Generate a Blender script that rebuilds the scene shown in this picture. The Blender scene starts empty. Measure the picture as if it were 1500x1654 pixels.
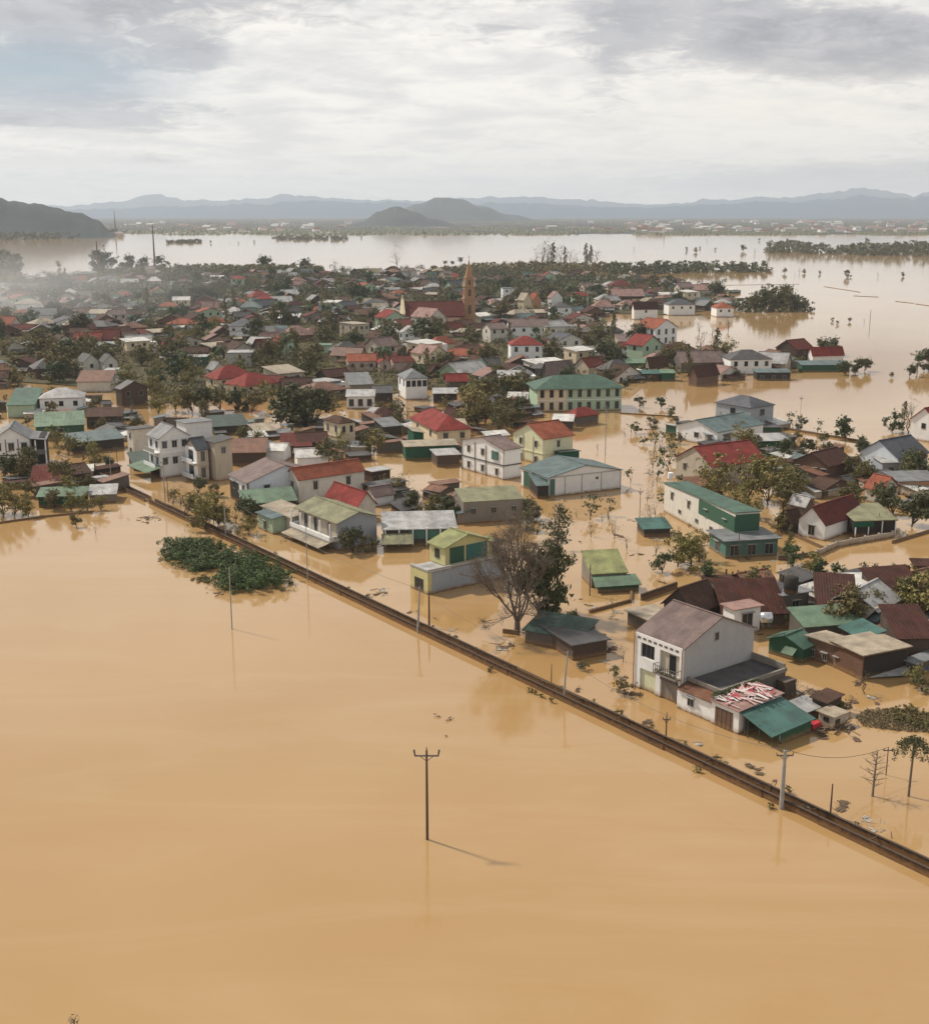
import bpy, math, random
from mathutils import Vector, noise
random.seed(7)
R = math.radians
C = bpy.context.scene.collection
scn = bpy.context.scene

# ------------------------------------------------------------------ camera
F, H, CX, CY, HY = 1960.0, 50.0, 750.0, 827.0, 343.0      # photo-pixel focal length, camera height, centre, horizon row
PITCH = math.atan((CY - HY) / F)
cd = bpy.data.cameras.new('camera'); cam = bpy.data.objects.new('camera', cd); C.objects.link(cam)
cam.location = (0, 0, H); cam.rotation_euler = (math.pi / 2 - PITCH, 0, 0)
cd.sensor_fit = 'VERTICAL'; cd.sensor_height = 24.0; cd.lens = 24.0 * F / 1654.0
cd.clip_start = 0.5; cd.clip_end = 80000
scn.camera = cam

# ------------------------------------------------------------------ sky
SUN_AZ, SUN_EL = R(147), R(47)            # azimuth measured counter-clockwise from +X
w = bpy.data.worlds.new('World'); scn.world = w; w.use_nodes = True
nt = w.node_tree; N = nt.nodes; Lk = nt.links; N.clear()
def nd(t, **k):
    n = N.new(t)
    for a, b in k.items(): setattr(n, a, b)
    return n
def mth(op, a, b=None, c=None, clamp=False):
    n = N.new('ShaderNodeMath'); n.operation = op; n.use_clamp = clamp
    for i, s in enumerate((a, b, c)):
        if s is None: continue
        if isinstance(s, (int, float)): n.inputs[i].default_value = s
        else: Lk.new(s, n.inputs[i])
    return n.outputs[0]
def mixc(fac, a, b):
    n = N.new('ShaderNodeMix'); n.data_type = 'RGBA'
    for s, i in ((fac, 0), (a, 6), (b, 7)):
        if isinstance(s, (int, float)): n.inputs[i].default_value = s
        elif isinstance(s, tuple): n.inputs[i].default_value = (*s, 1)
        else: Lk.new(s, n.inputs[i])
    return n.outputs[2]
def sramp(v, lo, hi):
    n = N.new('ShaderNodeMapRange'); n.interpolation_type = 'SMOOTHSTEP'
    Lk.new(v, n.inputs[0]); n.inputs[1].default_value = lo; n.inputs[2].default_value = hi
    return n.outputs[0]
tc = nd('ShaderNodeTexCoord'); sep = nd('ShaderNodeSeparateXYZ'); Lk.new(tc.outputs['Generated'], sep.inputs[0])
sx, sy, sz = sep.outputs
sky = nd('ShaderNodeTexSky'); sky.sky_type = 'NISHITA'; sky.sun_disc = False
sky.sun_elevation = SUN_EL; sky.sun_rotation = math.pi / 2 - SUN_AZ; sky.air_density = 1.2; sky.dust_density = 2.0
blue = N.new('ShaderNodeMix'); blue.data_type = 'RGBA'; blue.blend_type = 'MULTIPLY'; blue.inputs[0].default_value = 1
Lk.new(sky.outputs[0], blue.inputs[6]); blue.inputs[7].default_value = (0.1, 0.1, 0.1, 1)
# cloud deck: direction projected on a high plane
zz = mth('ADD', mth('MAXIMUM', sz, 0.0), 0.15)
cx_ = mth('DIVIDE', sx, zz); cy_ = mth('DIVIDE', sy, zz)
comb = nd('ShaderNodeCombineXYZ'); Lk.new(cx_, comb.inputs[0]); Lk.new(cy_, comb.inputs[1])
def cnoise(scale, detail, rough, off, dist=0.0):
    mp = nd('ShaderNodeMapping'); mp.inputs['Location'].default_value = off; Lk.new(comb.outputs[0], mp.inputs[0])
    n = nd('ShaderNodeTexNoise'); n.inputs['Scale'].default_value = scale; n.inputs['Detail'].default_value = detail
    n.inputs['Roughness'].default_value = rough; n.inputs['Distortion'].default_value = dist
    Lk.new(mp.outputs[0], n.inputs['Vector']); return n.outputs['Fac']
n1 = cnoise(1.5, 9, 0.60, (3.1, 1.7, 0), 0.5); n2 = cnoise(0.8, 9, 0.58, (9.4, 5.2, 0), 0.6); n3 = cnoise(3.2, 9, 0.62, (1.2, 8.8, 0), 0.4)
az = mth('ARCTAN2', sx, sy)               # 0 straight ahead, positive to the right
def patch(a0, e0, wa, we, k):             # soft blob of cloud weight round one bearing and height
    da = mth('MULTIPLY', mth('SUBTRACT', az, a0), 1 / wa); de = mth('MULTIPLY', mth('SUBTRACT', sz, e0), 1 / we)
    r2 = mth('ADD', mth('MULTIPLY', da, da), mth('MULTIPLY', de, de))
    return mth('MULTIPLY', mth('EXPONENT', mth('MULTIPLY', r2, -1.0)), k)
def bear(px, py, wx, wy, k):              # a cloud patch at the bearing and height seen at one photo point
    dx = (px - CX) / F; dz = -(py - CY) / F; d = Vector((dx, math.cos(PITCH) + dz * math.sin(PITCH), -math.sin(PITCH) + dz * math.cos(PITCH))).normalized()
    return patch(math.atan2(d.x, d.y), d.z, wx / F, wy / F, k)
n4 = cnoise(9.0, 8, 0.65, (4.4, 2.3, 0), 0.6)
dk = mth('ADD', bear(1330, 66, 140, 44, .27), bear(1440, 70, 110, 34, .15))
for q in ((1200, 40, 60, 40, .14), (1470, 100, 90, 30, .12), (1440, 282, 230, 17, .26), (1250, 300, 200, 12, .14), (40, 110, 190, 42, .18), (150, 160, 110, 20, .12), (90, 195, 150, 9, .24), (230, 212, 60, 5, .12), (90, 10, 190, 34, .13), (325, 88, 55, 30, .13), (380, 180, 90, 12, .10), (250, 258, 60, 8, .12),
          (1010, 40, 90, 70, .12), (980, 170, 60, 60, .07), (820, 40, 60, 9, .08), (1470, 172, 30, 8, .12), (650, 320, 300, 8, .06)):
    dk = mth('ADD', dk, bear(*q))
dk = mth('SUBTRACT', dk, bear(620, 190, 420, 130, .08)); dk = mth('SUBTRACT', dk, bear(1250, 210, 260, 50, .10))
dark = sramp(mth('ADD', mth('ADD', mth('MULTIPLY', n2, 0.30), mth('MULTIPLY', n1, 0.35)), mth('ADD', mth('ADD', mth('MULTIPLY', n3, 0.22), mth('MULTIPLY', mth('SUBTRACT', n4, 0.12), 0.35)), dk)), 0.545, 0.70)
lite = sramp(mth('ADD', mth('MULTIPLY', n3, 0.55), mth('MULTIPLY', n1, 0.45)), 0.38, 0.58)
cl = mixc(lite, (0.72, 0.715, 0.71), (0.98, 0.95, 0.89))
cl = mixc(mth('MULTIPLY', dark, 0.9), cl, mixc(sramp(mth('ADD', mth('MULTIPLY', n3, 0.5), mth('MULTIPLY', n4, 0.5)), 0.38, 0.62), (0.26, 0.275, 0.33), (0.47, 0.475, 0.51)))
cl = mixc(bear(60, 115, 190, 50, .9), cl, (0.33, 0.44, 0.53))
opn = sramp(mth('ADD', n2, bear(70, 120, 190, 45, .2)), 0.62, 0.80)     # thin gaps to the blue
cl = mixc(mth('MULTIPLY', opn, 0.55), cl, blue.outputs[2])
hz = sramp(sz, 0.10, 0.0)
cl = mixc(mth('MULTIPLY', hz, 0.45), cl, (0.97, 0.90, 0.80))
warm = patch(R(14), 0.07, R(10), 0.035, 0.5)
cl = mixc(warm, cl, (0.95, 0.90, 0.80))
hi = sramp(sz, 0.3, 0.75)
cl = mixc(hi, cl, (0.44, 0.455, 0.48))
bg = nd('ShaderNodeBackground'); bg.inputs[1].default_value = 1.0; Lk.new(cl, bg.inputs[0])
wo = nd('ShaderNodeOutputWorld'); Lk.new(bg.outputs[0], wo.inputs[0])

# ------------------------------------------------------------------ sun, exposure
sd = bpy.data.lights.new('sun', 'SUN'); sd.energy = 4.5; sd.angle = R(3.5); sd.color = (1.0, 0.92, 0.80)
so = bpy.data.objects.new('sun', sd); C.objects.link(so)
sdir = Vector((math.cos(SUN_EL) * math.cos(SUN_AZ), math.cos(SUN_EL) * math.sin(SUN_AZ), math.sin(SUN_EL)))
so.rotation_euler = sdir.to_track_quat('Z', 'Y').to_euler(); so.location = (0, 0, 60)
scn.view_settings.view_transform = 'Standard'; scn.view_settings.look = 'None'
scn.view_settings.exposure = 0.08; scn.view_settings.gamma = 1.0
scn.render.engine = 'CYCLES'
scn.cycles.max_bounces = 6; scn.cycles.volume_bounces = 1; scn.cycles.diffuse_bounces = 2; scn.cycles.glossy_bounces = 3

# ------------------------------------------------------------------ pixel <-> world
SP, CP = math.sin(PITCH), math.cos(PITCH)
def P(px, py, z=0.0):
    dx = (px - CX) / F; dz = -(py - CY) / F
    d = (dx, CP + dz * SP, -SP + dz * CP); t = (z - H) / d[2]
    return Vector((t * d[0], t * d[1], z))
def pix(p):
    dep = p.y * CP + (H - p.z) * SP; up = p.y * SP - (H - p.z) * CP
    return CX + F * p.x / dep, CY - F * up / dep
def height_to(p, yt):                       # height above water that shows at row yt over ground point p
    k = -(yt - CY) / F; return H - p.y * (SP - k * CP) / (CP + k * SP)
def reach(p, ang, px):                    # how far from p along ang until it shows at column px
    dx, dy = math.cos(ang), math.sin(ang); c0 = p.y * CP + (H - p.z) * SP
    return ((px - CX) * c0 - F * p.x) / (F * dx - (px - CX) * dy * CP)

# ------------------------------------------------------------------ materials
def lin(c):
    return tuple((x / 12.92 if x <= .04045 else ((x + .055) / 1.055) ** 2.4) for x in [v / 255 for v in c])
MATS = {}
def newmat(name):
    m = bpy.data.materials.new(name); m.use_nodes = True; t = m.node_tree; b = t.nodes['Principled BSDF']; return m, t, b
def mixn(t, fac, a, b, mode='MIX'):
    n = t.nodes.new('ShaderNodeMix'); n.data_type = 'RGBA'; n.blend_type = mode
    for s, i in ((fac, 0), (a, 6), (b, 7)):
        if isinstance(s, (int, float)): n.inputs[i].default_value = s
        elif isinstance(s, tuple): n.inputs[i].default_value = (*s[:3], 1)
        else: t.links.new(s, n.inputs[i])
    return n.outputs[2]
def noi(t, scale, detail=4, rough=.55, vec=None, sc=None):
    n = t.nodes.new('ShaderNodeTexNoise'); n.inputs['Scale'].default_value = scale
    n.inputs['Detail'].default_value = detail; n.inputs['Roughness'].default_value = rough
    if vec is not None:
        if sc:
            mp = t.nodes.new('ShaderNodeMapping'); mp.inputs['Scale'].default_value = sc; t.links.new(vec, mp.inputs[0]); vec = mp.outputs[0]
        t.links.new(vec, n.inputs['Vector'])
    return n.outputs['Fac']
def rng(t, v, a, b, c=0., d=1.):
    n = t.nodes.new('ShaderNodeMapRange'); t.links.new(v, n.inputs[0])
    for i, x in enumerate((a, b, c, d)): n.inputs[i + 1].default_value = x
    return n.outputs[0]
def objc(t): return t.nodes.new('ShaderNodeTexCoord').outputs['Object']
def geop(t): return t.nodes.new('ShaderNodeNewGeometry').outputs['Position']
def rnd(t): return t.nodes.new('ShaderNodeObjectInfo').outputs['Random']

def wallmat(key, col, dirt=.35, brick=False, rough=.85):
    if key in MATS: return MATS[key]
    m, t, b = newmat(key); o = objc(t); c = tuple(col)
    base = mixn(t, rng(t, noi(t, .9, 6, .65, o), .35, .7), c, tuple(x * .88 for x in c))
    if brick:
        br = t.nodes.new('ShaderNodeTexBrick'); br.inputs['Scale'].default_value = 1.6
        br.inputs['Color1'].default_value = (*c, 1); br.inputs['Color2'].default_value = (*[x * .6 for x in c], 1)
        br.inputs['Mortar'].default_value = (.12, .1, .085, 1); br.inputs['Mortar Size'].default_value = .03
        mp = t.nodes.new('ShaderNodeMapping'); mp.inputs['Rotation'].default_value = (R(90), 0, 0); t.links.new(geop(t), mp.inputs[0]); t.links.new(mp.outputs[0], br.inputs['Vector'])
        base = mixn(t, .6, base, br.outputs['Color'])
    # rain streaks, narrow and tall
    st = rng(t, noi(t, 1.0, 5, .7, o, (3.2, 3.2, .22)), .52, .72)
    base = mixn(t, t_mul(t, st, dirt), base, tuple(x * .45 for x in (c[0], c[1] * .97, c[2] * .9)))
    # silt line left by the flood
    sp = t.nodes.new('ShaderNodeSeparateXYZ'); t.links.new(o, sp.inputs[0])
    zz = t_add(t, sp.outputs[2], rng(t, noi(t, 1.7, 4, .6, o), 0, 1, -.35, .35))
    base = mixn(t, rng(t, zz, .65, .1, 0, .75), base, lin((150, 112, 70)))
    base = mixn(t, rng(t, noi(t, .35, 6, .75, o), .52, .68, 0, .45 if dirt > .4 else .16), base, tuple(x * .6 for x in (c[0], c[1] * .96, c[2] * .88)))
    base = mixn(t, rng(t, zz, .22, .05, 0, .8), base, (.10, .065, .035))
    hv = mixn(t, rng(t, rnd(t), 0, 1, 0, .16), base, (.25, .22, .18))
    t.links.new(hv, b.inputs['Base Color']); b.inputs['Roughness'].default_value = rough; b.inputs['Specular IOR Level'].default_value = .15
    MATS[key] = m; return m
def t_mul(t, a, k):
    n = t.nodes.new('ShaderNodeMath'); n.operation = 'MULTIPLY'; t.links.new(a, n.inputs[0])
    if isinstance(k, (int, float)): n.inputs[1].default_value = k
    else: t.links.new(k, n.inputs[1])
    return n.outputs[0]
def t_add(t, a, k):
    n = t.nodes.new('ShaderNodeMath'); n.operation = 'ADD'; t.links.new(a, n.inputs[0])
    if isinstance(k, (int, float)): n.inputs[1].default_value = k
    else: t.links.new(k, n.inputs[1])
    return n.outputs[0]

def roofmat(key, col, axis='X', kind='sheet', wear=.5, rough=.55):
    k = key + '_' + kind + '_' + axis
    if k in MATS: return MATS[k]
    m, t, b = newmat(k); o = objc(t); c = tuple(col)
    wv = t.nodes.new('ShaderNodeTexWave'); wv.bands_direction = axis; wv.inputs['Scale'].default_value = 1.1 if kind == 'sheet' else .9
    wv.inputs['Distortion'].default_value = .15; t.links.new(o, wv.inputs['Vector'])
    n = noi(t, .45, 8, .72, o)
    sc = (.35, 2.2, 1) if axis == 'Y' else (2.2, .35, 1)
    stk = rng(t, noi(t, 1.0, 5, .7, o, sc), .45, .72)
    base = mixn(t, rng(t, n, .38, .62), tuple(x * 1.15 for x in c), tuple(x * .5 for x in c))
    bk = t.nodes.new('ShaderNodeTexBrick'); bk.inputs['Scale'].default_value = 1.0; bk.inputs['Mortar Size'].default_value = .004; bk.inputs['Brick Width'].default_value = 1.05; bk.inputs['Row Height'].default_value = 2.9; bk.inputs['Bias'].default_value = -.15
    bk.inputs['Color1'].default_value = (1, 1, 1, 1); bk.inputs['Color2'].default_value = (.62, .60, .58, 1); bk.inputs['Mortar'].default_value = (.4, .4, .4, 1)
    if axis == 'Y':
        mpb = t.nodes.new('ShaderNodeMapping'); mpb.inputs['Rotation'].default_value = (0, 0, R(90)); t.links.new(o, mpb.inputs[0]); t.links.new(mpb.outputs[0], bk.inputs['Vector'])
    else: t.links.new(o, bk.inputs['Vector'])
    base = mixn(t, .75 if kind == 'sheet' else .25, base, bk.outputs['Color'], 'MULTIPLY')
    if kind == 'sheet': base = mixn(t, rng(t, noi(t, .8, 7, .8, o), .56, .68, 0, .55), base, (.13, .065, .035))
    base = mixn(t, t_mul(t, stk, wear), base, tuple(min(.7, x * .5 + .05) for x in c))
    if kind == 'tile':
        base = mixn(t, rng(t, noi(t, 9, 3, .6, o), .4, .7, 0, .4), base, tuple(x * .4 for x in c))
        wv2 = t.nodes.new('ShaderNodeTexWave'); wv2.bands_direction = 'X' if axis == 'Y' else 'Y'; wv2.inputs['Scale'].default_value = .8; t.links.new(o, wv2.inputs['Vector'])
        base = mixn(t, rng(t, wv2.outputs['Fac'], .0, .3, .25, 0), base, tuple(x * .4 for x in c))
    base = mixn(t, rng(t, wv.outputs['Fac'], 0, .5, .18, 0), base, tuple(x * .35 for x in c))
    # seams every couple of metres
    base = mixn(t, rng(t, rnd(t), 0, 1, 0, .25), base, tuple(x * .6 + .03 for x in c))
    bp = t.nodes.new('ShaderNodeBump'); bp.inputs['Strength'].default_value = .5; bp.inputs['Distance'].default_value = .08
    t.links.new(wv.outputs['Fac'], bp.inputs['Height']); t.links.new(bp.outputs[0], b.inputs['Normal'])
    t.links.new(base, b.inputs['Base Color']); b.inputs['Roughness'].default_value = rough if kind == 'sheet' else .8; b.inputs['Specular IOR Level'].default_value = .22 if kind == 'sheet' else .12
    MATS[k] = m; return m
def plain(key, col, rough=.7, vary=.4, metal=0, scale=3):
    if key in MATS: return MATS[key]
    m, t, b = newmat(key); c = tuple(col)
    base = mixn(t, rng(t, noi(t, scale, 5, .6, objc(t)), .35, .7, 0, vary), c, tuple(x * .4 for x in c))
    t.links.new(base, b.inputs['Base Color']); b.inputs['Roughness'].default_value = rough; b.inputs['Metallic'].default_value = metal
    MATS[key] = m; return m

WALL = dict(
    white=(.80, .80, .79), bluewhite=(.66, .70, .74), offwhite=(.60, .57, .51), cream=(.66, .55, .38), yellow=(.56, .52, .26),
    lemon=(.70, .70, .48), palegreen=(.38, .50, .36), green=(.012, .085, .05), grey=(.42, .41, .40), bluegrey=(.34, .37, .41),
    concrete=(.24, .21, .18), darkcon=(.12, .105, .09), beige=(.46, .40, .32), brick=(.15, .075, .045), darkbrick=(.055, .028, .018),
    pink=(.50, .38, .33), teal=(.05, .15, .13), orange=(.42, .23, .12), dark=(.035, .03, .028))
ROOF = dict(
    red=((.27, .045, .036), 'tile'), orange=((.34, .10, .055), 'tile'), darkred=((.14, .028, .02), 'tile'), maroon=((.075, .026, .018), 'tile'),
    brown=((.085, .042, .026), 'tile'), mauve=((.20, .135, .12), 'sheet'), rust=((.20, .09, .05), 'sheet'), green=((.06, .13, .09), 'sheet'),
    teal=((.06, .15, .13), 'sheet'), dgreen=((.045, .075, .06), 'sheet'), olive=((.26, .25, .14), 'sheet'), lime=((.29, .30, .12), 'sheet'),
    pgreen=((.14, .22, .14), 'sheet'), grey=((.20, .205, .21), 'sheet'), lgrey=((.42, .41, .40), 'sheet'), white=((.66, .64, .60), 'sheet'), 
    slate=((.075, .08, .095), 'sheet'), dgrey=((.085, .08, .08), 'sheet'), tan=((.40, .33, .24), 'sheet'), pinkish=((.36, .22, .19), 'tile'),
    black=((.03, .028, .027), 'sheet'), blueg=((.12, .17, .17), 'sheet'))
def W_(k): return wallmat('wall_' + k, WALL[k], dirt=.55 if k in ('concrete', 'beige', 'darkcon', 'offwhite') else .22, brick=k in ('brick', 'darkbrick'))
def R_(k, ax): return roofmat('roof_' + k, ROOF[k][0], ax, ROOF[k][1])
M_glass = plain('window_glass', (.02, .025, .03), .15, .3)
M_frame = plain('window_frame', (.30, .29, .27), .6, .2)
M_trim = plain('trim', (.10, .09, .085), .7, .3)
M_conc = plain('pole_concrete', (.36, .34, .31), .8, .5, 0, 1.5)
M_wood = plain('old_wood', (.12, .075, .045), .85, .6)
M_bark = plain('bark', (.10, .075, .055), .9, .6, 0, 2)
M_barkgrey = plain('bark_grey', (.16, .12, .095), .9, .5, 0, 2)
M_wire = plain('wire', (.05, .045, .04), .6, .1)

def leafmat(key, ca, cb, cc):
    m, t, b = newmat(key)
    n = rng(t, noi(t, .8, 3, .6, geop(t)), .35, .65)
    base = mixn(t, n, ca, cb); base = mixn(t, rng(t, noi(t, .11, 3, .6, geop(t)), .45, .65, 0, .7), base, cc)
    base = mixn(t, rng(t, t.nodes.new('ShaderNodeNewGeometry').outputs['Random Per Island'], 0, 1, 0, .5), base, tuple(x * 1.7 for x in cb))
    base = mixn(t, rng(t, rnd(t), 0, 1, 0, .45), base, cc)
    t.links.new(base, b.inputs['Base Color']); b.inputs['Roughness'].default_value = .65; b.inputs['Specular IOR Level'].default_value = .25
    MATS[key] = m; return m
L_dark = leafmat('leaf_dark', (.026, .038, .016), (.066, .078, .03), (.085, .072, .032))
L_mid = leafmat('leaf_mid', (.055, .055, .022), (.12, .112, .04), (.14, .10, .04))
L_yel = leafmat('leaf_yellowish', (.10, .095, .026), (.17, .155, .04), (.17, .125, .05))
L_dry = leafmat('leaf_dry', (.10, .085, .06), (.16, .13, .09), (.12, .10, .06))
L_bush = leafmat('leaf_bush', (.014, .034, .010), (.075, .12, .035), (.05, .065, .02))
L_brown = leafmat('leaf_brown', (.11, .075, .045), (.19, .14, .08), (.13, .11, .05))
L_deep = leafmat('leaf_deep', (.022, .042, .016), (.055, .088, .03), (.05, .06, .022))

# ------------------------------------------------------------------ mesh builder
class MB:
    def __init__(s): s.v = []; s.f = []; s.m = []
    def face(s, pts, mi=0):
        i = len(s.v); s.v += [tuple(p) for p in pts]; s.f.append(tuple(range(i, i + len(pts)))); s.m.append(mi)
    def poly8(s, b, t, mi=0):             # bottom ring, top ring of equal length
        i = len(s.v); n = len(b); s.v += [tuple(p) for p in b] + [tuple(p) for p in t]
        s.f.append(tuple(i + k for k in reversed(range(n)))); s.m.append(mi)
        s.f.append(tuple(i + n + k for k in range(n))); s.m.append(mi)
        for k in range(n):
            k2 = (k + 1) % n; s.f.append((i + k, i + k2, i + n + k2, i + n + k)); s.m.append(mi)
        return s
    def box(s, x0, x1, y0, y1, z0, z1, mi=0):
        return s.poly8([(x0, y0, z0), (x1, y0, z0), (x1, y1, z0), (x0, y1, z0)], [(x0, y0, z1), (x1, y0, z1), (x1, y1, z1), (x0, y1, z1)], mi)
    def slab(s, quad, th, mi=0):          # quad counter-clockwise from above, thickened downwards
        return s.poly8([(p[0], p[1], p[2] - th) for p in quad], quad, mi)
    def tube(s, pts, rad, n=6, mi=0):
        pts = [Vector(p) for p in pts]; rings = []
        if isinstance(rad, (int, float)): rad = [rad] * len(pts)
        for k, p in enumerate(pts):
            d = (pts[min(k + 1, len(pts) - 1)] - pts[max(k - 1, 0)]).normalized()
            a = d.cross(Vector((0, 0, 1)));
            if a.length < .05: a = d.cross(Vector((0, 1, 0)))
            a.normalize(); b = d.cross(a); i = len(s.v)
            for q in range(n):
                an = 2 * math.pi * q / n; s.v.append(tuple(p + (a * math.cos(an) + b * math.sin(an)) * rad[k]))
            rings.append(i)
        for r0, r1 in zip(rings, rings[1:]):
            for q in range(n):
                q2 = (q + 1) % n; s.f.append((r0 + q, r0 + q2, r1 + q2, r1 + q)); s.m.append(mi)
        s.f.append(tuple(rings[0] + q for q in reversed(range(n)))); s.m.append(mi)
        s.f.append(tuple(rings[-1] + q for q in range(n))); s.m.append(mi)
        return s
    def mesh(s, name, mats, smooth=False):
        me = bpy.data.meshes.new(name); me.from_pydata(s.v, [], s.f)
        for m in (mats if isinstance(mats, (list, tuple)) else [mats]): me.materials.append(m)
        me.polygons.foreach_set('material_index', s.m)
        if smooth: me.polygons.foreach_set('use_smooth', [True] * len(s.f))
        me.update(); return me
    def build(s, name, mats, parent=None, smooth=False):
        return put(name, s.mesh(name, mats, smooth), parent)
def put(name, me, parent=None, loc=None):
    o = bpy.data.objects.new(name, me); C.objects.link(o)
    if parent: o.parent = parent
    if loc is not None: o.location = loc
    return o
ALL = []
def tag(o, label=None, cat=None, group=None, kind=None):
    if label: o['label'] = label
    if cat: o['category'] = cat
    if group: o['group'] = group
    if kind: o['kind'] = kind
    return o
def thing(name, label, cat, loc=(0, 0, 0), rz=0, group=None):
    o = bpy.data.objects.new(name, None); C.objects.link(o); o.location = loc; o.rotation_euler = (0, 0, rz); o.empty_display_size = .3
    tag(o, label, cat, group); return o
def copy_tree(o, parent=None):
    c = o.copy(); C.objects.link(c); c.parent = parent
    for ch in KIDS.get(o.name, ()): KIDS.setdefault(c.name, []).append(copy_tree(ch, c))
    return c
KIDS = {}
def kids(o, *ch): KIDS[o.name] = list(ch)

# ------------------------------------------------------------------ the setting: water, land, hills
def water():
    m, t, b = newmat('flood_water'); p = geop(t)
    n = rng(t, noi(t, .012, 4, .55, p), .35, .68)
    mp = t.nodes.new('ShaderNodeMapping'); mp.inputs['Rotation'].default_value = (0, 0, R(-20)); mp.inputs['Scale'].default_value = (.018, .075, 1); t.links.new(p, mp.inputs[0])
    sn = t.nodes.new('ShaderNodeTexNoise'); sn.inputs['Scale'].default_value = 1; sn.inputs['Detail'].default_value = 8; sn.inputs['Roughness'].default_value = .66; sn.inputs['Distortion'].default_value = 1.4; t.links.new(mp.outputs[0], sn.inputs['Vector'])
    base = mixn(t, n, (.375, .236, .104), (.338, .197, .077))
    base = mixn(t, rng(t, sn.outputs['Fac'], .48, .66, 0, .40), base, (.41, .277, .142))
    base = mixn(t, rng(t, sn.outputs['Fac'], .44, .30, 0, .35), base, (.35, .20, .08))
    t.links.new(base, b.inputs['Base Color'])
    b.inputs['Roughness'].default_value = .07; b.inputs['IOR'].default_value = 1.48
    cal = rng(t, noi(t, .02, 3, .5, p), .42, .68, .2, 1)
    h1 = noi(t, .45, 4, .6, p, (1, .5, 1)); h2 = noi(t, 2.2, 4, .65, p, (1, .55, 1))
    b1 = t.nodes.new('ShaderNodeBump'); b1.inputs['Distance'].default_value = .07; t.links.new(t_mul(t, cal, .30), b1.inputs['Strength']); t.links.new(h1, b1.inputs['Height'])
    b2 = t.nodes.new('ShaderNodeBump'); b2.inputs['Distance'].default_value = .02; t.links.new(t_mul(t, cal, .5), b2.inputs['Strength']); t.links.new(h2, b2.inputs['Height'])
    t.links.new(b1.outputs[0], b2.inputs['Normal']); t.links.new(b2.outputs[0], b.inputs['Normal'])
    mb = MB(); S = 21000
    mb.face([(-S, -300, 0), (S, -300, 0), (S, S, 0), (-S, S, 0)])
    tag(mb.build('water', m), kind='structure')
water()
def fbm(x, y, o=5): return noise.fractal(Vector((x, y, 0)), .9, 2.1, o)
def ridge(name, D, depth, prof, x0, x1, mat, nx=260, ny=14, rough=.12):
    """a hill range whose crest follows prof (photo px -> crest row), at distance D"""
    v = []; f = []
    for j in range(ny + 1):
        s = j / ny; yy = D - depth * .5 + depth * s
        for i in range(nx + 1):
            px = x0 + (x1 - x0) * i / nx; q = 0
            for (a, ya), (b_, yb) in zip(prof, prof[1:]):
                if a <= px <= b_:
                    k = (px - a) / (b_ - a); k = k * k * (3 - 2 * k); q = ya + (yb - ya) * k
            hgt = H + (HY - q) * D / F if q else 0
            X = (px - CX) / F * yy
            sh = math.sin(math.pi * s) ** 1.2 if s < .5 else 1 - (s - .5) * .9
            hgt = max(-5, hgt) * sh
            hgt += (fbm(X / (D * .03), yy / (D * .03)) * rough + fbm(X / (D * .011) + 7, yy / (D * .012)) * rough * .6) * max(hgt, 8) * .9
            v.append((X, yy, hgt - 2))
    for j in range(ny):
        for i in range(nx):
            a = j * (nx + 1) + i; f.append((a, a + 1, a + nx + 2, a + nx + 1))
    me = bpy.data.meshes.new(name); me.from_pydata(v, [], f); me.materials.append(mat)
    me.polygons.foreach_set('use_smooth', [True] * len(f)); me.update()
    o = put(name, me); tag(o, kind='structure'); return o
def landmat(key, a, b_, sc, c=None):
    m, t, b = newmat(key); p = geop(t)
    base = mixn(t, rng(t, noi(t, sc, 6, .65, p), .4, .62), a, b_)
    if c: base = mixn(t, rng(t, noi(t, sc * 2.2, 4, .6, p, (1, .25, 1)), .60, .68), base, c)
    t.links.new(base, b.inputs['Base Color']); b.inputs['Roughness'].default_value = .95; b.inputs['Specular IOR Level'].default_value = .1
    return m
HILLM = landmat('hill_forest', (.015, .030, .036), (.035, .052, .055), .004)  # bluish forest tone, with distance haze mixed into the colour
MTNM = landmat('mountain_forest', (.01, .05, .10), (.02, .07, .12), .0008)  # forest pushed to blue so its colour carries the far haze
PLM = landmat('plain_fields', (.022, .027, .030), (.05, .05, .05), .003, (.20, .18, .17))
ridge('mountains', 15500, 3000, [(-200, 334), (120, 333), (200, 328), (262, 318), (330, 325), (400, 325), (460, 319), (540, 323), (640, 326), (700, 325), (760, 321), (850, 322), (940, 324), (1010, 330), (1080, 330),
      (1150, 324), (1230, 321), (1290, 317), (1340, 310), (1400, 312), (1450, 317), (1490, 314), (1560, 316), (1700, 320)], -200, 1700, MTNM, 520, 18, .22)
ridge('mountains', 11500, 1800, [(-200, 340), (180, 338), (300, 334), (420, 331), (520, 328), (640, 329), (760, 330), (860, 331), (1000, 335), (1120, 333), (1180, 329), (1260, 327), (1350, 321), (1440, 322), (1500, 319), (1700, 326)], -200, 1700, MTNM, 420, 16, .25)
ridge('hill', 7000, 900, [(560, 356), (640, 345), (675, 330), (712, 319), (745, 323), (775, 333), (820, 346), (880, 356)], 560, 880, HILLM, 140, 14, .09)
ridge('hill', 4700, 500, [(560, 368), (590, 356), (615, 341), (645, 334), (670, 341), (700, 352), (745, 362), (790, 368)], 560, 790, HILLM, 120, 14, .08)
ridge('hill', 2700, 500, [(-300, 290), (-80, 305), (0, 314), (40, 324), (70, 328), (110, 335), (150, 343), (175, 354), (195, 372), (205, 380)], -300, 205, HILLM, 200, 16, .10)
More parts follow.
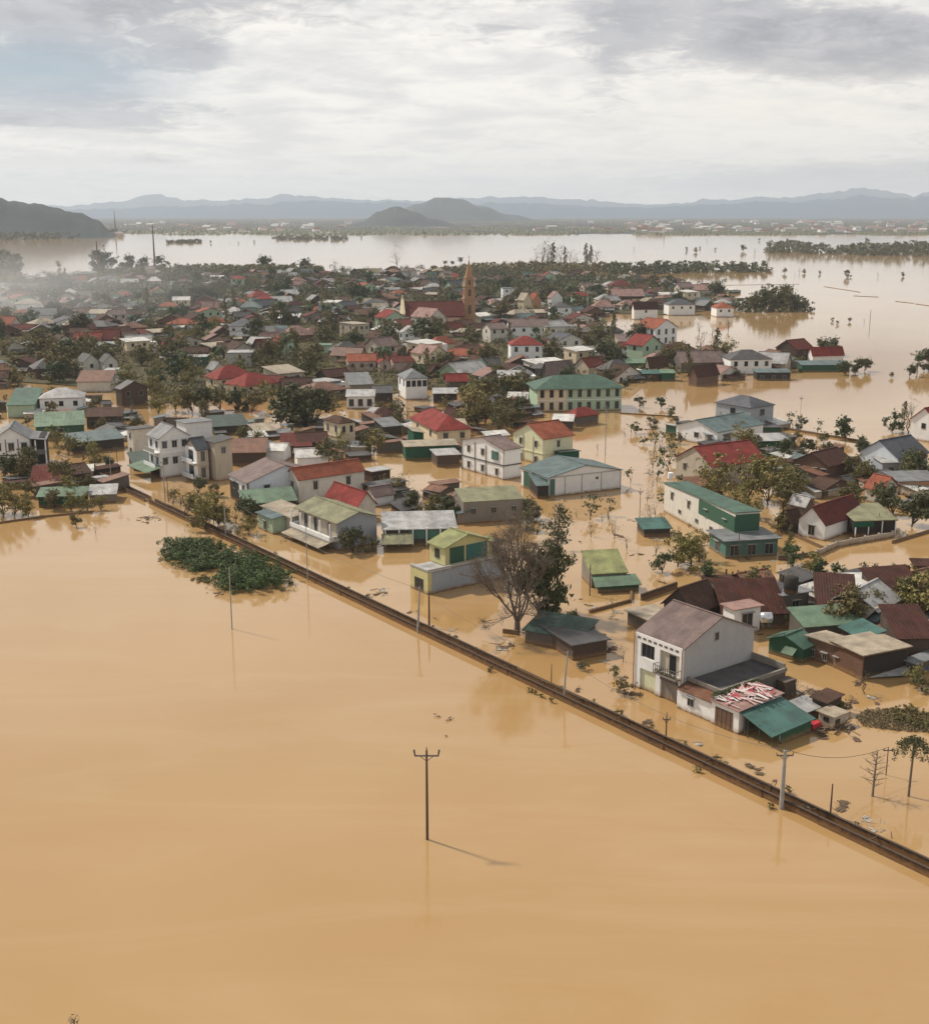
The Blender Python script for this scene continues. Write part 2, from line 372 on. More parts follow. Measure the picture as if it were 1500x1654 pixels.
def plain_land():
    mb = MB(); nx = 160
    front = [(-400, 372), (150, 374), (210, 376), (400, 373), (520, 374), (640, 377), (900, 378), (1200, 378.5), (1500, 379), (1900, 379)]
    def fr(px):
        for (a, ya), (b_, yb) in zip(front, front[1:]):
            if a <= px <= b_: return ya + (yb - ya) * (px - a) / (b_ - a)
    rows = []; top = [(0, .0), (.004, 1.0), (.03, 1.5), (.1, 2.5), (.3, 4), (1, 9)]
    for i in range(nx + 1):
        px = -400 + 2300 * i / nx; y0 = P(px, fr(px)).y + fbm(px / 60, 1) * 60; col = []
        for s, z in top:
            yy = y0 + (18500 - y0) * s; col.append(((px - CX) / F * yy, yy, z + (fbm(px / 20, s * 30) * 1.0 if s else -.6)))
        rows.append(col)
    n = len(top); mb.v = [p for c in rows for p in c]
    for i in range(nx):
        for j in range(n - 1):
            a = i * n + j; mb.f.append((a, a + n, a + n + 1, a + 1)); mb.m.append(0)
    tag(mb.build('plain', PLM, smooth=True), kind='structure')
plain_land()

# ------------------------------------------------------------------ vegetation
def leaf_quads(mb, c, rad, n, size, rg, up=.35, flat=.75, mi=0):
    for _ in range(n):
        d = Vector((rg.gauss(0, 1), rg.gauss(0, 1), rg.gauss(0, 1))).normalized() * rad * (rg.random() ** .4)
        d.z *= flat; p = c + d
        nrm = (d.normalized() + Vector((rg.gauss(0, .6), rg.gauss(0, .6), rg.gauss(0, .6) + up))).normalized()
        a = nrm.cross(Vector((rg.random() - .5, rg.random() - .5, rg.random() - .5))).normalized(); b = nrm.cross(a)
        s = size * rg.uniform(.6, 1.3); l = s * rg.uniform(1.0, 1.7)
        mb.face([p - a * l, p - b * s * .6, p + a * l, p + b * s * .6], mi)
def limb(rg, a, b, r0, r1, n=4, wob=.12):
    pts = []; L = (b - a).length
    for k in range(n + 1):
        s = k / n; p = a.lerp(b, s)
        if 0 < k < n: p = p + Vector((rg.gauss(0, 1), rg.gauss(0, 1), rg.gauss(0, .5))) * L * wob * .5
        pts.append(p)
    return pts, [r0 + (r1 - r0) * k / n for k in range(n + 1)]
def broad_meshes(seed, h, r, th, nc, nl, leaf, asp=.8, cr=.26, bark=None, lm=None):
    """irregular crown of several lobes that comes down near the water, limbs showing through"""
    rg = random.Random(seed); tr = MB(); cw = MB(); fork = Vector((rg.gauss(0, .15), rg.gauss(0, .15), th * .7)); r0 = .03 * h
    p, q = limb(rg, Vector((0, 0, -1)), fork, r0, r0 * .7); tr.tube(p, q, 7)
    nlobe = rg.choice((3, 4, 4, 5)); lobes = []; lean = Vector((rg.gauss(0, .12), rg.gauss(0, .12), 0)) * r
    for k in range(nlobe):
        an = 2 * math.pi * k / nlobe + rg.uniform(-.6, .6); rr = r * rg.uniform(.25, .62); lr = r * rg.uniform(.38, .62)
        lobes.append((Vector((math.cos(an) * rr, math.sin(an) * rr, th + lr * .6 + (h - th - lr * 1.3) * rg.uniform(.0, .85))) + lean, lr))
    lobes[0] = (Vector((lean.x * 1.5, lean.y * 1.5, h - r * .42)), r * .45)
    nc = int(nc * 1.25)
    for k in range(nc):
        c0, lr = lobes[k % nlobe]; d = Vector((rg.gauss(0, 1), rg.gauss(0, 1), rg.gauss(0, 1))).normalized() * lr * rg.uniform(.35, 1.12)
        c = c0 + Vector((d.x, d.y, d.z * .85)); c.z = max(c.z, th * .5 + .2)
        leaf_quads(cw, c, r * cr * rg.uniform(.45, 1.35), int(nl * rg.uniform(.35, 1.3)), leaf, rg, .4, asp)
        if k % 3 == 0: 
            p, q = limb(rg, fork, c, r0 * .4, r0 * .08); tr.tube(p, q, 4)
    for k in range(int(nc * .8)):          # stray sprigs that break the outline
        c0, lr = lobes[k % nlobe]; d = Vector((rg.gauss(0, 1), rg.gauss(0, 1), abs(rg.gauss(0, 1)))).normalized() * lr * rg.uniform(1.1, 1.5)
        leaf_quads(cw, c0 + d, r * .09, 9, leaf * .9, rg, .3, 1.0)
    return tr.mesh('trunk', bark or M_bark), cw.mesh('crown', lm or L_mid)
def branchy(mb, rg, p, d, L, r, depth, spread=.55):
    e = p + d * L; mid = p.lerp(e, .5) + Vector((rg.gauss(0, 1), rg.gauss(0, 1), rg.gauss(0, 1))) * L * .05
    mb.tube([p, mid, e], [r, r * .85, r * .68], 5 if depth > 2 else 3)
    tips = []
    if depth == 0: return [e]
    for k in range(rg.choice((2, 3, 3))):
        nd_ = (d + Vector((rg.gauss(0, spread), rg.gauss(0, spread), rg.gauss(0, spread * .6) + .12))).normalized()
        tips += branchy(mb, rg, e, nd_, L * rg.uniform(.62, .85), r * .62, depth - 1, spread)
    if depth > 1:
        nd_ = (d * .4 + Vector((rg.gauss(0, .8), rg.gauss(0, .8), rg.gauss(0, .3)))).normalized()
        tips += branchy(mb, rg, mid, nd_, L * .5, r * .4, depth - 2 if depth > 2 else 0, spread)
    return tips
def palm_meshes(seed, h, fl, nf, lm):
    rg = random.Random(seed); tr = MB(); cw = MB()
    lean = Vector((rg.gauss(0, .04), rg.gauss(0, .04), 1)).normalized(); top = lean * h
    tr.tube([Vector((0, 0, -1)), lean * h * .5, top], [h * .018 + .05, h * .014 + .04, .07], 7)
    for k in range(nf):
        a = 2 * math.pi * k / nf + rg.uniform(-.25, .25); el = rg.uniform(-.3, 1.1); dirh = Vector((math.cos(a), math.sin(a), 0)); prev = top; pts = [top]
        for s in range(1, 7):
            el2 = el - s * .30; prev = prev + (dirh * math.cos(el2) + Vector((0, 0, math.sin(el2)))) * fl / 6; pts.append(prev.copy())
        cw.tube(pts, [.03] * 7, 3)
        side = dirh.cross(Vector((0, 0, 1)))
        for s in range(1, 7):
            for u in (0, .33, .66):
                c = pts[s - 1].lerp(pts[s], u); lw = fl * .28 * math.sin(math.pi * min(1, (s - 1 + u + .8) / 7.2)); fd = (pts[s] - pts[s - 1]).normalized()
                for sg in (-1, 1):
                    tip = c + side * sg * lw + fd * lw * .5 + Vector((0, 0, -lw * rg.uniform(.25, .7)))
                    cw.face([c, c + fd * .14 * fl / 2.5, tip + fd * .05, tip])
    return tr.mesh('trunk', M_barkgrey), cw.mesh('crown', lm)
def tall_meshes(seed, h, r, lm, n=14, leaf=.22, nl=55):      # narrow upright tree (casuarina or young eucalyptus)
    rg = random.Random(seed); tr = MB(); cw = MB()
    tr.tube([Vector((0, 0, -1)), Vector((.1, 0, h * .5)), Vector((0, .1, h * .97))], [.12, .09, .03], 5)
    for k in range(n):
        z = h * (.3 + .68 * k / n); rr = r * (1 - .75 * (k / n)) * rg.uniform(.6, 1.1); a = rg.uniform(0, 6.28)
        c = Vector((math.cos(a) * rr * .6, math.sin(a) * rr * .6, z)); leaf_quads(cw, c, rr * .8, nl, leaf, rg, .2, .8)
        tr.tube([Vector((0, 0, z - .4)), c], [.04, .015], 3)
    return tr.mesh('trunk', M_bark), cw.mesh('crown', lm)

PROTO = {}
def reg(kind, meshes): PROTO.setdefault(kind, []).append(meshes)
for s in range(5):
    reg('round', broad_meshes(10 + s, 6.2, 3.5, .5, 26, 80, .20, lm=L_mid))
    reg('dark', broad_meshes(20 + s, 7.6, 4.5, .5, 34, 95, .25, lm=L_dark))
    reg('yellow', broad_meshes(30 + s, 5, 2.9, .4, 22, 55, .15, cr=.28, lm=L_yel))
    reg('deep', broad_meshes(40 + s, 6.4, 3.4, .7, 26, 75, .20, lm=L_deep))
for s in range(4):
    reg('bush', broad_meshes(50 + s, 2.4, 1.8, .1, 14, 60, .13, lm=L_mid))
    reg('sapling', broad_meshes(60 + s, 3.6, 1.5, .8, 10, 34, .11, cr=.32, lm=L_deep))
    reg('tall', tall_meshes(70 + s, 9.5, 1.6, L_mid, 18, .17, 50))
    reg('sparse', broad_meshes(80 + s, 6, 2.6, 1.0, 16, 12, .09, cr=.3, lm=L_dry, bark=M_barkgrey))
    reg('palm', palm_meshes(90 + s, 7.5, 2.6, 15, L_deep))
TREES = []
CATN = {'round': ('broadleaf_tree', 'tree'), 'dark': ('broadleaf_tree', 'tree'), 'yellow': ('broadleaf_tree', 'tree'), 'deep': ('broadleaf_tree', 'tree'),
        'bush': ('shrub', 'shrub'), 'sapling': ('sapling', 'tree'), 'tall': ('slender_tree', 'tree'), 'sparse': ('thin_tree', 'tree'), 'palm': ('palm_tree', 'palm tree')}
def plant(kind, x, y, hpx=None, scale=None, label=None, group=None, world=None, rg=random):
    """a tree rooted at photo pixel (x, y); hpx is how many photo pixels tall it shows"""
    p = world if world is not None else P(x, y)
    tm, cm = rg.choice(PROTO[kind]); base = {'round': 6.5, 'dark': 8, 'yellow': 5, 'deep': 7.2, 'bush': 2.4, 'sapling': 3.6, 'tall': 9.5, 'sparse': 6, 'palm': 8.5}[kind]
    if hpx: scale = height_to(p, y - hpx) / base
    nm, cat = CATN[kind]
    e = thing(nm, label, cat, (p.x, p.y, 0), rg.uniform(0, 6.28), group); k = scale or 1
    e.scale = (k * rg.uniform(.9, 1.12), k * rg.uniform(.9, 1.12), k)
    put('trunk', tm, e); put('crown', cm, e)
    TREES.append(e); return e

# ------------------------------------------------------------------ houses
HOUSES = []      # (world centre, radius, ref)
def slope_slabs(mb, kind, a, b, h, rh, ov, th):
    """roof slabs over a footprint 0..a by 0..b"""
    x0, x1, y0, y1 = -ov, a + ov, -ov, b + ov
    if kind in 'LP':
        k = rh / (a / 2); e = h - ov * k; xm = a / 2
        if kind == 'P': pass
        mb.slab([(x0, y0, e), (xm, y0, h + rh), (xm, y1, h + rh), (x0, y1, e)], th)
        mb.slab([(xm, y0, h + rh), (x1, y0, e), (x1, y1, e), (xm, y1, h + rh)], th)
        mb.box(xm - .14, xm + .14, y0, y1, h + rh - .03, h + rh + .07)
    elif kind == 'R':
        k = rh / (b / 2); e = h - ov * k; ym = b / 2
        mb.slab([(x0, y0, e), (x1, y0, e), (x1, ym, h + rh), (x0, ym, h + rh)], th)
        mb.slab([(x0, ym, h + rh), (x1, ym, h + rh), (x1, y1, e), (x0, y1, e)], th)
        mb.box(x0, x1, ym - .14, ym + .14, h + rh - .03, h + rh + .07)
    elif kind == 'H':
        k = rh / (min(a, b) / 2); e = h - ov * k * .6; z = h + rh
        if a >= b: r0, r1 = (b / 2, b / 2, z), (a - b / 2, b / 2, z)
        else: r0, r1 = (a / 2, a / 2, z), (a / 2, b - a / 2, z)
        A, B, D, E_ = (x0, y0, e), (x1, y0, e), (x1, y1, e), (x0, y1, e)
        if a >= b: fs = [(A, B, r1, r0), (B, D, r1), (D, E_, r0, r1), (E_, A, r0)]
        else: fs = [(A, B, r0), (B, D, r1, r0), (D, E_, r1), (E_, A, r0, r1)]
        for q in fs: mb.slab(q, th)
    else:
        z00, z10, z11, z01 = {'0': (h, h + rh, h + rh, h), '1': (h + rh, h, h, h + rh), '2': (h, h, h + rh, h + rh), '3': (h + rh, h + rh, h, h), 'F': (h, h, h, h)}[kind]
        mb.slab([(x0, y0, z00 + th), (x1, y0, z10 + th), (x1, y1, z11 + th), (x0, y1, z01 + th)], th)
def wall_mesh(mb, kind, a, b, h, rh, ins=.0):
    z = -1.2
    zt = {'0': (h, h + rh, h + rh, h), '1': (h + rh, h, h, h + rh), '2': (h, h, h + rh, h + rh), '3': (h + rh, h + rh, h, h)}.get(kind, (h, h, h, h))
    d = .03
    B = [(0, 0, z), (a, 0, z), (a, b, z), (0, b, z)]; T = [(0, 0, zt[0] - d), (a, 0, zt[1] - d), (a, b, zt[2] - d), (0, b, zt[3] - d)]
    if kind == 'L':
        mb.poly8([(0, 0, z), (0, 0, h - d), (a / 2, 0, h + rh - .13), (a, 0, h - d), (a, 0, z)][::-1], [(0, b, z), (0, b, h - d), (a / 2, b, h + rh - .13), (a, b, h - d), (a, b, z)][::-1])
    elif kind == 'R':
        mb.poly8([(0, 0, z), (0, 0, h - d), (0, b / 2, h + rh - .13), (0, b, h - d), (0, b, z)], [(a, 0, z), (a, 0, h - d), (a, b / 2, h + rh - .13), (a, b, h - d), (a, b, z)])
    else: mb.poly8(B, T)
def rectpart(mb, side, a, b, u, z, w_, h_, pr, mi=0, dep=.05):
    """a thin block on wall 'F' (y=0) or 'S' (x=0), standing pr proud"""
    if side == 'F': mb.box(u - w_ / 2, u + w_ / 2, -pr, dep, z - h_ / 2, z + h_ / 2, mi)
    elif side == 'E': mb.box(a - dep, a + pr, u - w_ / 2, u + w_ / 2, z - h_ / 2, z + h_ / 2, mi)
    else: mb.box(-pr, dep, u - w_ / 2, u + w_ / 2, z - h_ / 2, z + h_ / 2, mi)
def window(e, side, a, b, u, z, w_=1.0, h_=1.25, near=False, glass=None, name='window', fm=None):
    t_ = .06
    fb = MB()
    rectpart(fb, side, a, b, u - w_ / 2 - t_ / 2, z, t_, h_ + 2 * t_, .07); rectpart(fb, side, a, b, u + w_ / 2 + t_ / 2, z, t_, h_ + 2 * t_, .07)
    rectpart(fb, side, a, b, u, z + h_ / 2 + t_ / 2, w_, t_, .07); rectpart(fb, side, a, b, u, z - h_ / 2 - t_ / 2, w_, t_, .10)
    if near:
        rectpart(fb, side, a, b, u, z, .05, h_, .06)
        # small rain hood
        rectpart(fb, side, a, b, u, z + h_ / 2 + t_ + .1, w_ + .4, .08, .35)
    f = fb.build(name, fm or M_frame, e); pb = MB(); rectpart(pb, side, a, b, u, z, w_ - .002, h_ - .002, .025)
    pb.build('pane' if name == 'window' else 'panel', glass or M_glass, f); return f
def frame_house(x, y, h, xl, xr, A=37, zb=0):
    A = R(A); n = P(x, y, h + zb)
    a = reach(n, A, xr); b = reach(n, A + math.pi / 2, xl)
    return n, A, a, b
def house(label, x, y, h, xl, xr, kind, rh, wall, roof, wf=(0, 0), ws=(0, 0), A=37, sx=None, sy=None, ov=.35, name='house', cat='house', ref=None,
          band=False, z0=0, wsz=(1.0, 1.2), group=None, near=None, e=None, wallname='wall', roofname='roof'):
    n, Ar, a, b = frame_house(x, y, h, xl if xl is not None else x - 1, xr if xr is not None else x + 1, A, z0)
    if sx: a = sx
    if sy: b = sy
    a = max(1.0, min(a, 45)); b = max(1.0, min(b, 45))
    nr = near if near is not None else y > 690
    if e is None: e = thing(name, label, cat, (n.x, n.y, z0), Ar, group)
    wb = MB(); wall_mesh(wb, kind, a, b, h, rh); wb.build(wallname, W_(wall), e)
    rb = MB(); slope_slabs(rb, kind, a, b, h, rh, ov, .11); rb.build(roofname, R_(roof, 'Y' if kind in 'L01' else 'X'), e)
    for side, (nc, nr_), L in (('F', wf, a), ('S', ws, b)):
        for r in range(nr_):
            z = h - 1.55 - r * 3.2
            if z < .5: continue
            for c in range(nc): window(e, side, a, b, L * (c + .5) / nc, z, *wsz, near=nr)
    if band:
        tb = MB(); z = h - 3.2; tb.box(-.12, a + .12, -.12, 0, z - .12, z + .12); tb.box(-.12, 0, 0, b + .12, z - .12, z + .12)
        tb.build('floor_band', M_trim if band == 2 else W_(wall), e)
    cw = n + Vector((math.cos(Ar) * a / 2 - math.sin(Ar) * b / 2, math.sin(Ar) * a / 2 + math.cos(Ar) * b / 2, 0))
    HOUSES.append((cw, max(a, b) * .5, ref)); e['dims'] = 0; del e['dims']
    return e, a, b
def door(e, side, a, b, u, w_, h_, mat, name='door'):
    """opening from the water line up to h_"""
    mb = MB(); rectpart(mb, side, a, b, u, h_ / 2 - .3, w_, h_ + .6, .04); return mb.build(name, mat, e)
def roofbox(e, name, x0, x1, y0, y1, z0, z1, m):
    mb = MB(); mb.box(x0, x1, y0, y1, z0, z1); return mb.build(name, m, e)

exec_parts = []
# ------------------------------------------------------------------ foreground: the big grey and white house by the canal
e, a, b = house('tall two storey house with mauve brown roof, white front and plain grey gable wall', 1105, 1046, 6.4, 1030, 1218, 'L', 2.3, 'grey', 'mauve', A=37, ov=.22, ref='the mauve roofed grey gabled house', near=True)
mb = MB(); mb.box(-.06, 0, .0, b, -1, 6.2)                     # white rendered front, built round its openings
HB = b
front = MB()
def fbox(y0, y1, z0, z1): front.box(-.30, -.002, y0, y1, z0, z1)
# upper storey: window (far side) and balcony opening (near side)
fbox(0, b, 5.35, 6.3); fbox(0, .35, 3.0, 5.35); fbox(3.1, 3.9, 3.0, 5.35); fbox(3.9, 5.9, 3.0, 3.75); fbox(5.9, b, 3.0, 5.35)
fbox(0, .35, -1, 3.0); fbox(.35, b, 2.45, 3.0); fbox(2.9, 3.6, -1, 2.45); fbox(b - .8, b, -1, 2.45)
front.build('front_wall', W_('white'), e)
pb = MB(); pb.box(-.14, -.004, 3.9, 5.9, 3.75, 5.35); pw = pb.build('window', M_frame, e)
for k in range(3):
    q = MB(); q.box(-.17, -.141, 3.98 + k * .64, 4.54 + k * .64, 3.85, 5.25); q.build('pane', M_glass, pw)
q = MB(); q.box(-.08, -.004, .36, 3.09, 3.02, 5.34); rec = q.build('balcony_recess', W_('beige'), e)
q = MB(); q.box(-.12, -.081, 1.0, 1.9, 3.02, 5.1); q.build('balcony_door', M_glass, e)
q = MB(); q.box(-1.15, -.301, .0, 3.3, 2.85, 3.02); q.build('balcony_slab', W_('concrete'), e)
q = MB()
for k in range(12): q.box(-1.12, -1.07, .05 + k * .29, .09 + k * .29, 3.02, 3.85)
q.box(-1.14, -1.05, .0, 3.3, 3.85, 3.9); q.box(-1.14, -.31, .0, .06, 3.85, 3.9); q.box(-1.14, -.31, 3.24, 3.3, 3.85, 3.9); q.build('balcony_railing', M_trim, e)
lv = MB()
for k in range(6):
    c = Vector((-.9, .4 + k * .5, 3.25)); leaf_quads(lv, c, .32, 45, .07, random.Random(k))
lv.build('balcony_plants', L_mid, e)
for k in range(8):
    q = MB(); q.box(-.33, -.301, .5 + k * .78, .95 + k * .78, 5.72, 5.95); q.build('vent', M_trim, e)
q = MB(); q.box(-.10, -.004, 3.6, b - .8, -1, 2.44); q.build('garage_shutter', W_('lemon'), e)
q = MB()
for k in range(9): q.box(-.1 - .02 * (k % 2), -.004, .35 + k * .283, .35 + (k + 1) * .283, -1, 2.1)
q.build('folding_door', W_('concrete'), e)
q = MB(); q.box(-.42, -.302, .5, 2.9, 2.14, 2.7); q.build('sign_board', M_trim, e)
q = MB(); q.box(4.55, 5.25, -.05, .05, 6.1, 7.1); wq = q.build('window', M_frame, e); q = MB(); q.box(4.65, 5.15, -.07, -.051, 6.2, 7.0); q.build('pane', M_glass, wq)
for v in (b + .1, -.1):
    q = MB(); q.tube([(-.4, v, -.8), (-.4, v, 6.2)], .06); q.build('drain_pipe', W_('orange'), e)
HOUSE1 = e
A1 = R(37); U1 = Vector((math.cos(A1), math.sin(A1), 0)); V1 = Vector((-math.sin(A1), math.cos(A1), 0)); N1 = e.location.copy()
def rel(u, v, z=0): return N1 + U1 * u + V1 * v + Vector((0, 0, z))
# flat roofed extension on the near side of the gable wall
e = thing('house_extension', 'flat dark roofed extension with parapet below the big grey gable wall', 'extension', rel(.6, -4.6), A1)
q = MB(); q.box(0, 10.2, 0, 4.55, -1, 2.7); q.build('wall', W_('darkcon'), e)
q = MB(); q.box(.15, 10.05, .15, 4.4, 2.7, 2.78); q.build('roof', R_('dgrey', 'X'), e)
q = MB(); q.box(-.1, 10.3, -.1, .15, 2.7, 3.1); q.box(-.1, .15, .15, 4.5, 2.7, 3.1); q.box(10.05, 10.3, .15, 4.5, 2.7, 3.5); q.build('parapet', W_('concrete'), e)
q = MB(); q.box(8.6, 10.4, -1.3, -.12, -1, 2.2); q.build('store_room', W_('darkbrick'), e)
HOUSES.append((rel(5, -3), 5, None))
e = thing('low_house', 'low white walled building with small window and rusty grey lean-to roof', 'house', rel(-.9, -4.7), A1)
q = MB(); q.box(0, 1.45, 0, 4.6, -1, 2.2); q.build('wall', W_('white'), e)
q = MB(); q.slab([(-.25, -.2, 2.25), (1.48, -.2, 2.62), (1.48, 4.6, 2.62), (-.25, 4.6, 2.25)], .08); q.build('roof', R_('rust', 'Y'), e)
window(e, 'S', 1.4, 4.6, 2.7, 1.25, .75, .8, True)
e = thing('shop_house', 'white shop front with brown folding gate and laundry strewn red and white roof', 'shop', rel(-1.0, -8.4), A1)
q = MB(); q.box(0, 6.5, 0, 3.6, -1, 2.45); q.build('wall', W_('white'), e)
q = MB()
for k in range(8): q.box(-.05 - .03 * (k % 2), 0, .75 + k * .28, .75 + (k + 1) * .28, -1, 2.0)
q.build('folding_gate', W_('brick'), e)
q = MB(); q.slab([(-.3, -.2, 2.55), (6.6, -.2, 2.85), (6.6, 3.65, 2.95), (-.3, 3.65, 2.62)], .08); q.build('roof', R_('pinkish', 'X'), e)
rg = random.Random(5); q = MB()
for k in range(75):
    u, v = rg.uniform(.1, 6.2), rg.uniform(.0, 3.4); l, wd = rg.uniform(.25, .9), rg.uniform(.06, .2); z = 2.66 + u * .045 + v * .02; ang = R(rg.choice((95, 80, 60, 120, 20))) + rg.uniform(-.3, .3)
    dx, dy = math.cos(ang) * l, math.sin(ang) * l; nx_, ny_ = -math.sin(ang) * wd, math.cos(ang) * wd
    q.slab([(u - dx - nx_, v - dy - ny_, z + rg.uniform(.03, .12)), (u + dx - nx_, v + dy - ny_, z + rg.uniform(.03, .2)), (u + dx + nx_, v + dy + ny_, z + rg.uniform(.03, .2)), (u - dx + nx_, v - dy + ny_, z + rg.uniform(.03, .12))], .02, rg.choice((0, 0, 1, 2, 2)))
o_ = q.build('torn_tarpaulin', [plain('cloth_white', (.6, .55, .52)), plain('cloth_red', (.36, .05, .06)), plain('cloth_pink', (.52, .34, .33))]); o_.location = e.location; o_.rotation_euler = (0, 0, A1)
tag(o_, 'torn red, pink and white tarpaulin strips covering the shop front roof', 'tarpaulin')
q = MB()
for k in range(14):
    u = .2 + k * .5; leaf_quads(q, Vector((u + rg.uniform(-.2, .2), 3.5 + rg.uniform(-.25, .2), 2.95)), rg.uniform(.25, .5), 55, .09, rg)
o_ = q.build('creeper', L_deep); o_.location = e.location; o_.rotation_euler = (0, 0, A1); tag(o_, 'green creeper along the edge between dark flat roof and torn tarpaulins', 'creeper')
e = thing('awning_shed', 'teal sheet metal lean-to with green side walls at the shop end', 'shed', rel(-.8, -12.1), A1)
q = MB(); q.slab([(-.5, -.6, 1.35), (6.2, -.6, 1.55), (6.2, 3.68, 2.45), (-.2, 3.68, 2.4)], .07); q.build('roof', R_('teal', 'X'), e)
q = MB(); q.box(1.4, 5.9, -.3, -.2, -1, 1.3); q.box(5.8, 5.9, -.2, 3.4, -1, 1.5); q.build('side_panel', W_('green'), e)
q = MB()
for u in (0, .8): q.tube([(u, -.3, -1), (u, -.3, 1.35)], .05)
for v in (1.2, 2.6): q.tube([(-.1, v, -1), (-.1, v, 1.9)], .05)
q.build('posts', W_('green'), e)
q = MB(); q.box(.3, 5.5, 3.2, 3.4, -1, 2.0); q.build('back_wall', W_('dark'), e)
q = MB(); rgr = random.Random(3); lr = rel(6.2, -12.3)
pts = [(-.8, 0, -.2), (.9, -.1, -.2), (1.1, .5, -.2), (-.6, .7, -.2)]
q.poly8([Vector(p) for p in pts], [Vector((p[0] * .7, p[1] + .1, .65 + rgr.uniform(-.12, .12))) for p in pts]); o_ = q.build('tarpaulin', plain('tarp_red', (.45, .02, .03), .5)); o_.location = lr; o_.rotation_euler = (0, 0, A1)
tag(o_, 'red tarpaulin sagging in the water beside the teal lean-to', 'tarpaulin')
def junk(u, v, w_, d_, h_, wallk, roofk, label, kind='2', rh=.4, nm='hut', A=A1, org=None, extra=0):
    e = thing(nm, label, nm.replace('_', ' '), org if org is not None else rel(u, v), A)
    q = MB(); wall_mesh(q, kind, w_, d_, h_, rh); q.build('wall', W_(wallk), e)
    q = MB(); slope_slabs(q, kind, w_, d_, h_, rh, .25, .08); q.build('roof', R_(roofk, 'X'), e)
    if extra:
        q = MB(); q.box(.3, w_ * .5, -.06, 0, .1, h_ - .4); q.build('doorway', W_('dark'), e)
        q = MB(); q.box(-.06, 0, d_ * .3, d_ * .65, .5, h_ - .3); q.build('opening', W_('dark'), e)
    return e
junk(7.2, -10.2, 2.6, 2.0, .9, 'darkbrick', 'lgrey', 'low hut with crooked pale sheet roof behind the teal lean-to', extra=1)
junk(7.6, -13.2, 2.0, 1.8, 1.3, 'beige', 'tan', 'small tan box hut with dark openings past the teal lean-to', 'F', 0, extra=1)
junk(9.4, -11.0, 2.4, 1.8, 1.6, 'darkbrick', 'brown', 'small dark brick hut with flat brown roof at end of shop row', '0', .3, extra=1)
rg = random.Random(12)
DEB = []
def debris(px, py, n, sp, label, group=None, mat=None, ln=1.2, nm='floating_debris'):
    p = P(px, py); q = MB()
    for k in range(n):
        a = rg.uniform(0, 3.14); c = Vector((rg.gauss(0, sp), rg.gauss(0, sp), rg.uniform(.0, .25))); l = ln * rg.uniform(.3, 1); d = Vector((math.cos(a), math.sin(a), rg.uniform(-.1, .25))) * l
        q.tube([c - d, c + d], min(.09, ln * .06), 4)
        if k % 3 == 0:
            s = Vector((-d.y, d.x, 0)) * .4; q.slab([c - d * .5 - s, c + d * .5 - s, c + d * .5 + s, c - d * .5 + s], .04)
    o = q.build(nm, mat or M_wood); o.location = p; tag(o, label, 'debris', group); return o
q = debris(1335, 1172, 40, 1.1, 'heap of broken planks and sheets right of the shop row huts')
debris(1310, 1135, 22, 1.0, 'broken boards floating behind the shop row huts')

# ------------------------------------------------------------------ the canal beside the flooded road
def canal():
    A_, B_ = P(140, 762), P(1640, 1476); d = (B_ - A_); L = d.length; an = math.atan2(d.y, d.x)
    M_c1 = wallmat('canal_wall', (.040, .021, .014), .7); M_c2 = wallmat('canal_inside', (.03, .017, .012), .5); rim = wallmat('canal_rim', (.065, .038, .027), .6)
    e = thing('canal', 'long brown concrete channel running straight across the flood from lower right', 'canal', A_, an)
    cuts = [0, 22.0, 26.0, L]
    rgc = random.Random(2)
    for s0, s1 in ((0, 31.5), (33.2, L)):
        for y0, nm in ((-.6, 'near_wall'), (.6, 'far_wall')):
            q = MB(); k = s0
            while k < s1:
                k2 = min(k + 6, s1); dz = rgc.uniform(-.09, .04); dy = rgc.uniform(-.06, .06); q.box(k, k2 - .03, y0 - .08 + dy, y0 + .08 + dy, -1, .66 + dz); k = k2
            q.build(nm, M_c1, e)
            q = MB(); k = s0
            while k < s1:
                k2 = min(k + 6, s1); q.box(k + .01, k2 - .04, y0 - .11, y0 + .11, .70, .76 + rgc.uniform(-.02, .02)); k = k2
            q.build('rim', rim, e)
    q = MB(); q.box(0, 31, -.5, .5, -.8, .10); q.box(34, L, -.5, .5, -.8, .10); q.build('channel_floor', M_c2, e)
    n = 0; k = 2.0
    while k < L - 1:
        if not 31 < k < 33.5:
            q = MB(); q.box(k, k + .10, -.50, .50, .58, .66); q.build('cross_beam', rim, e)
        k += 6.0
    return A_, an
canal()

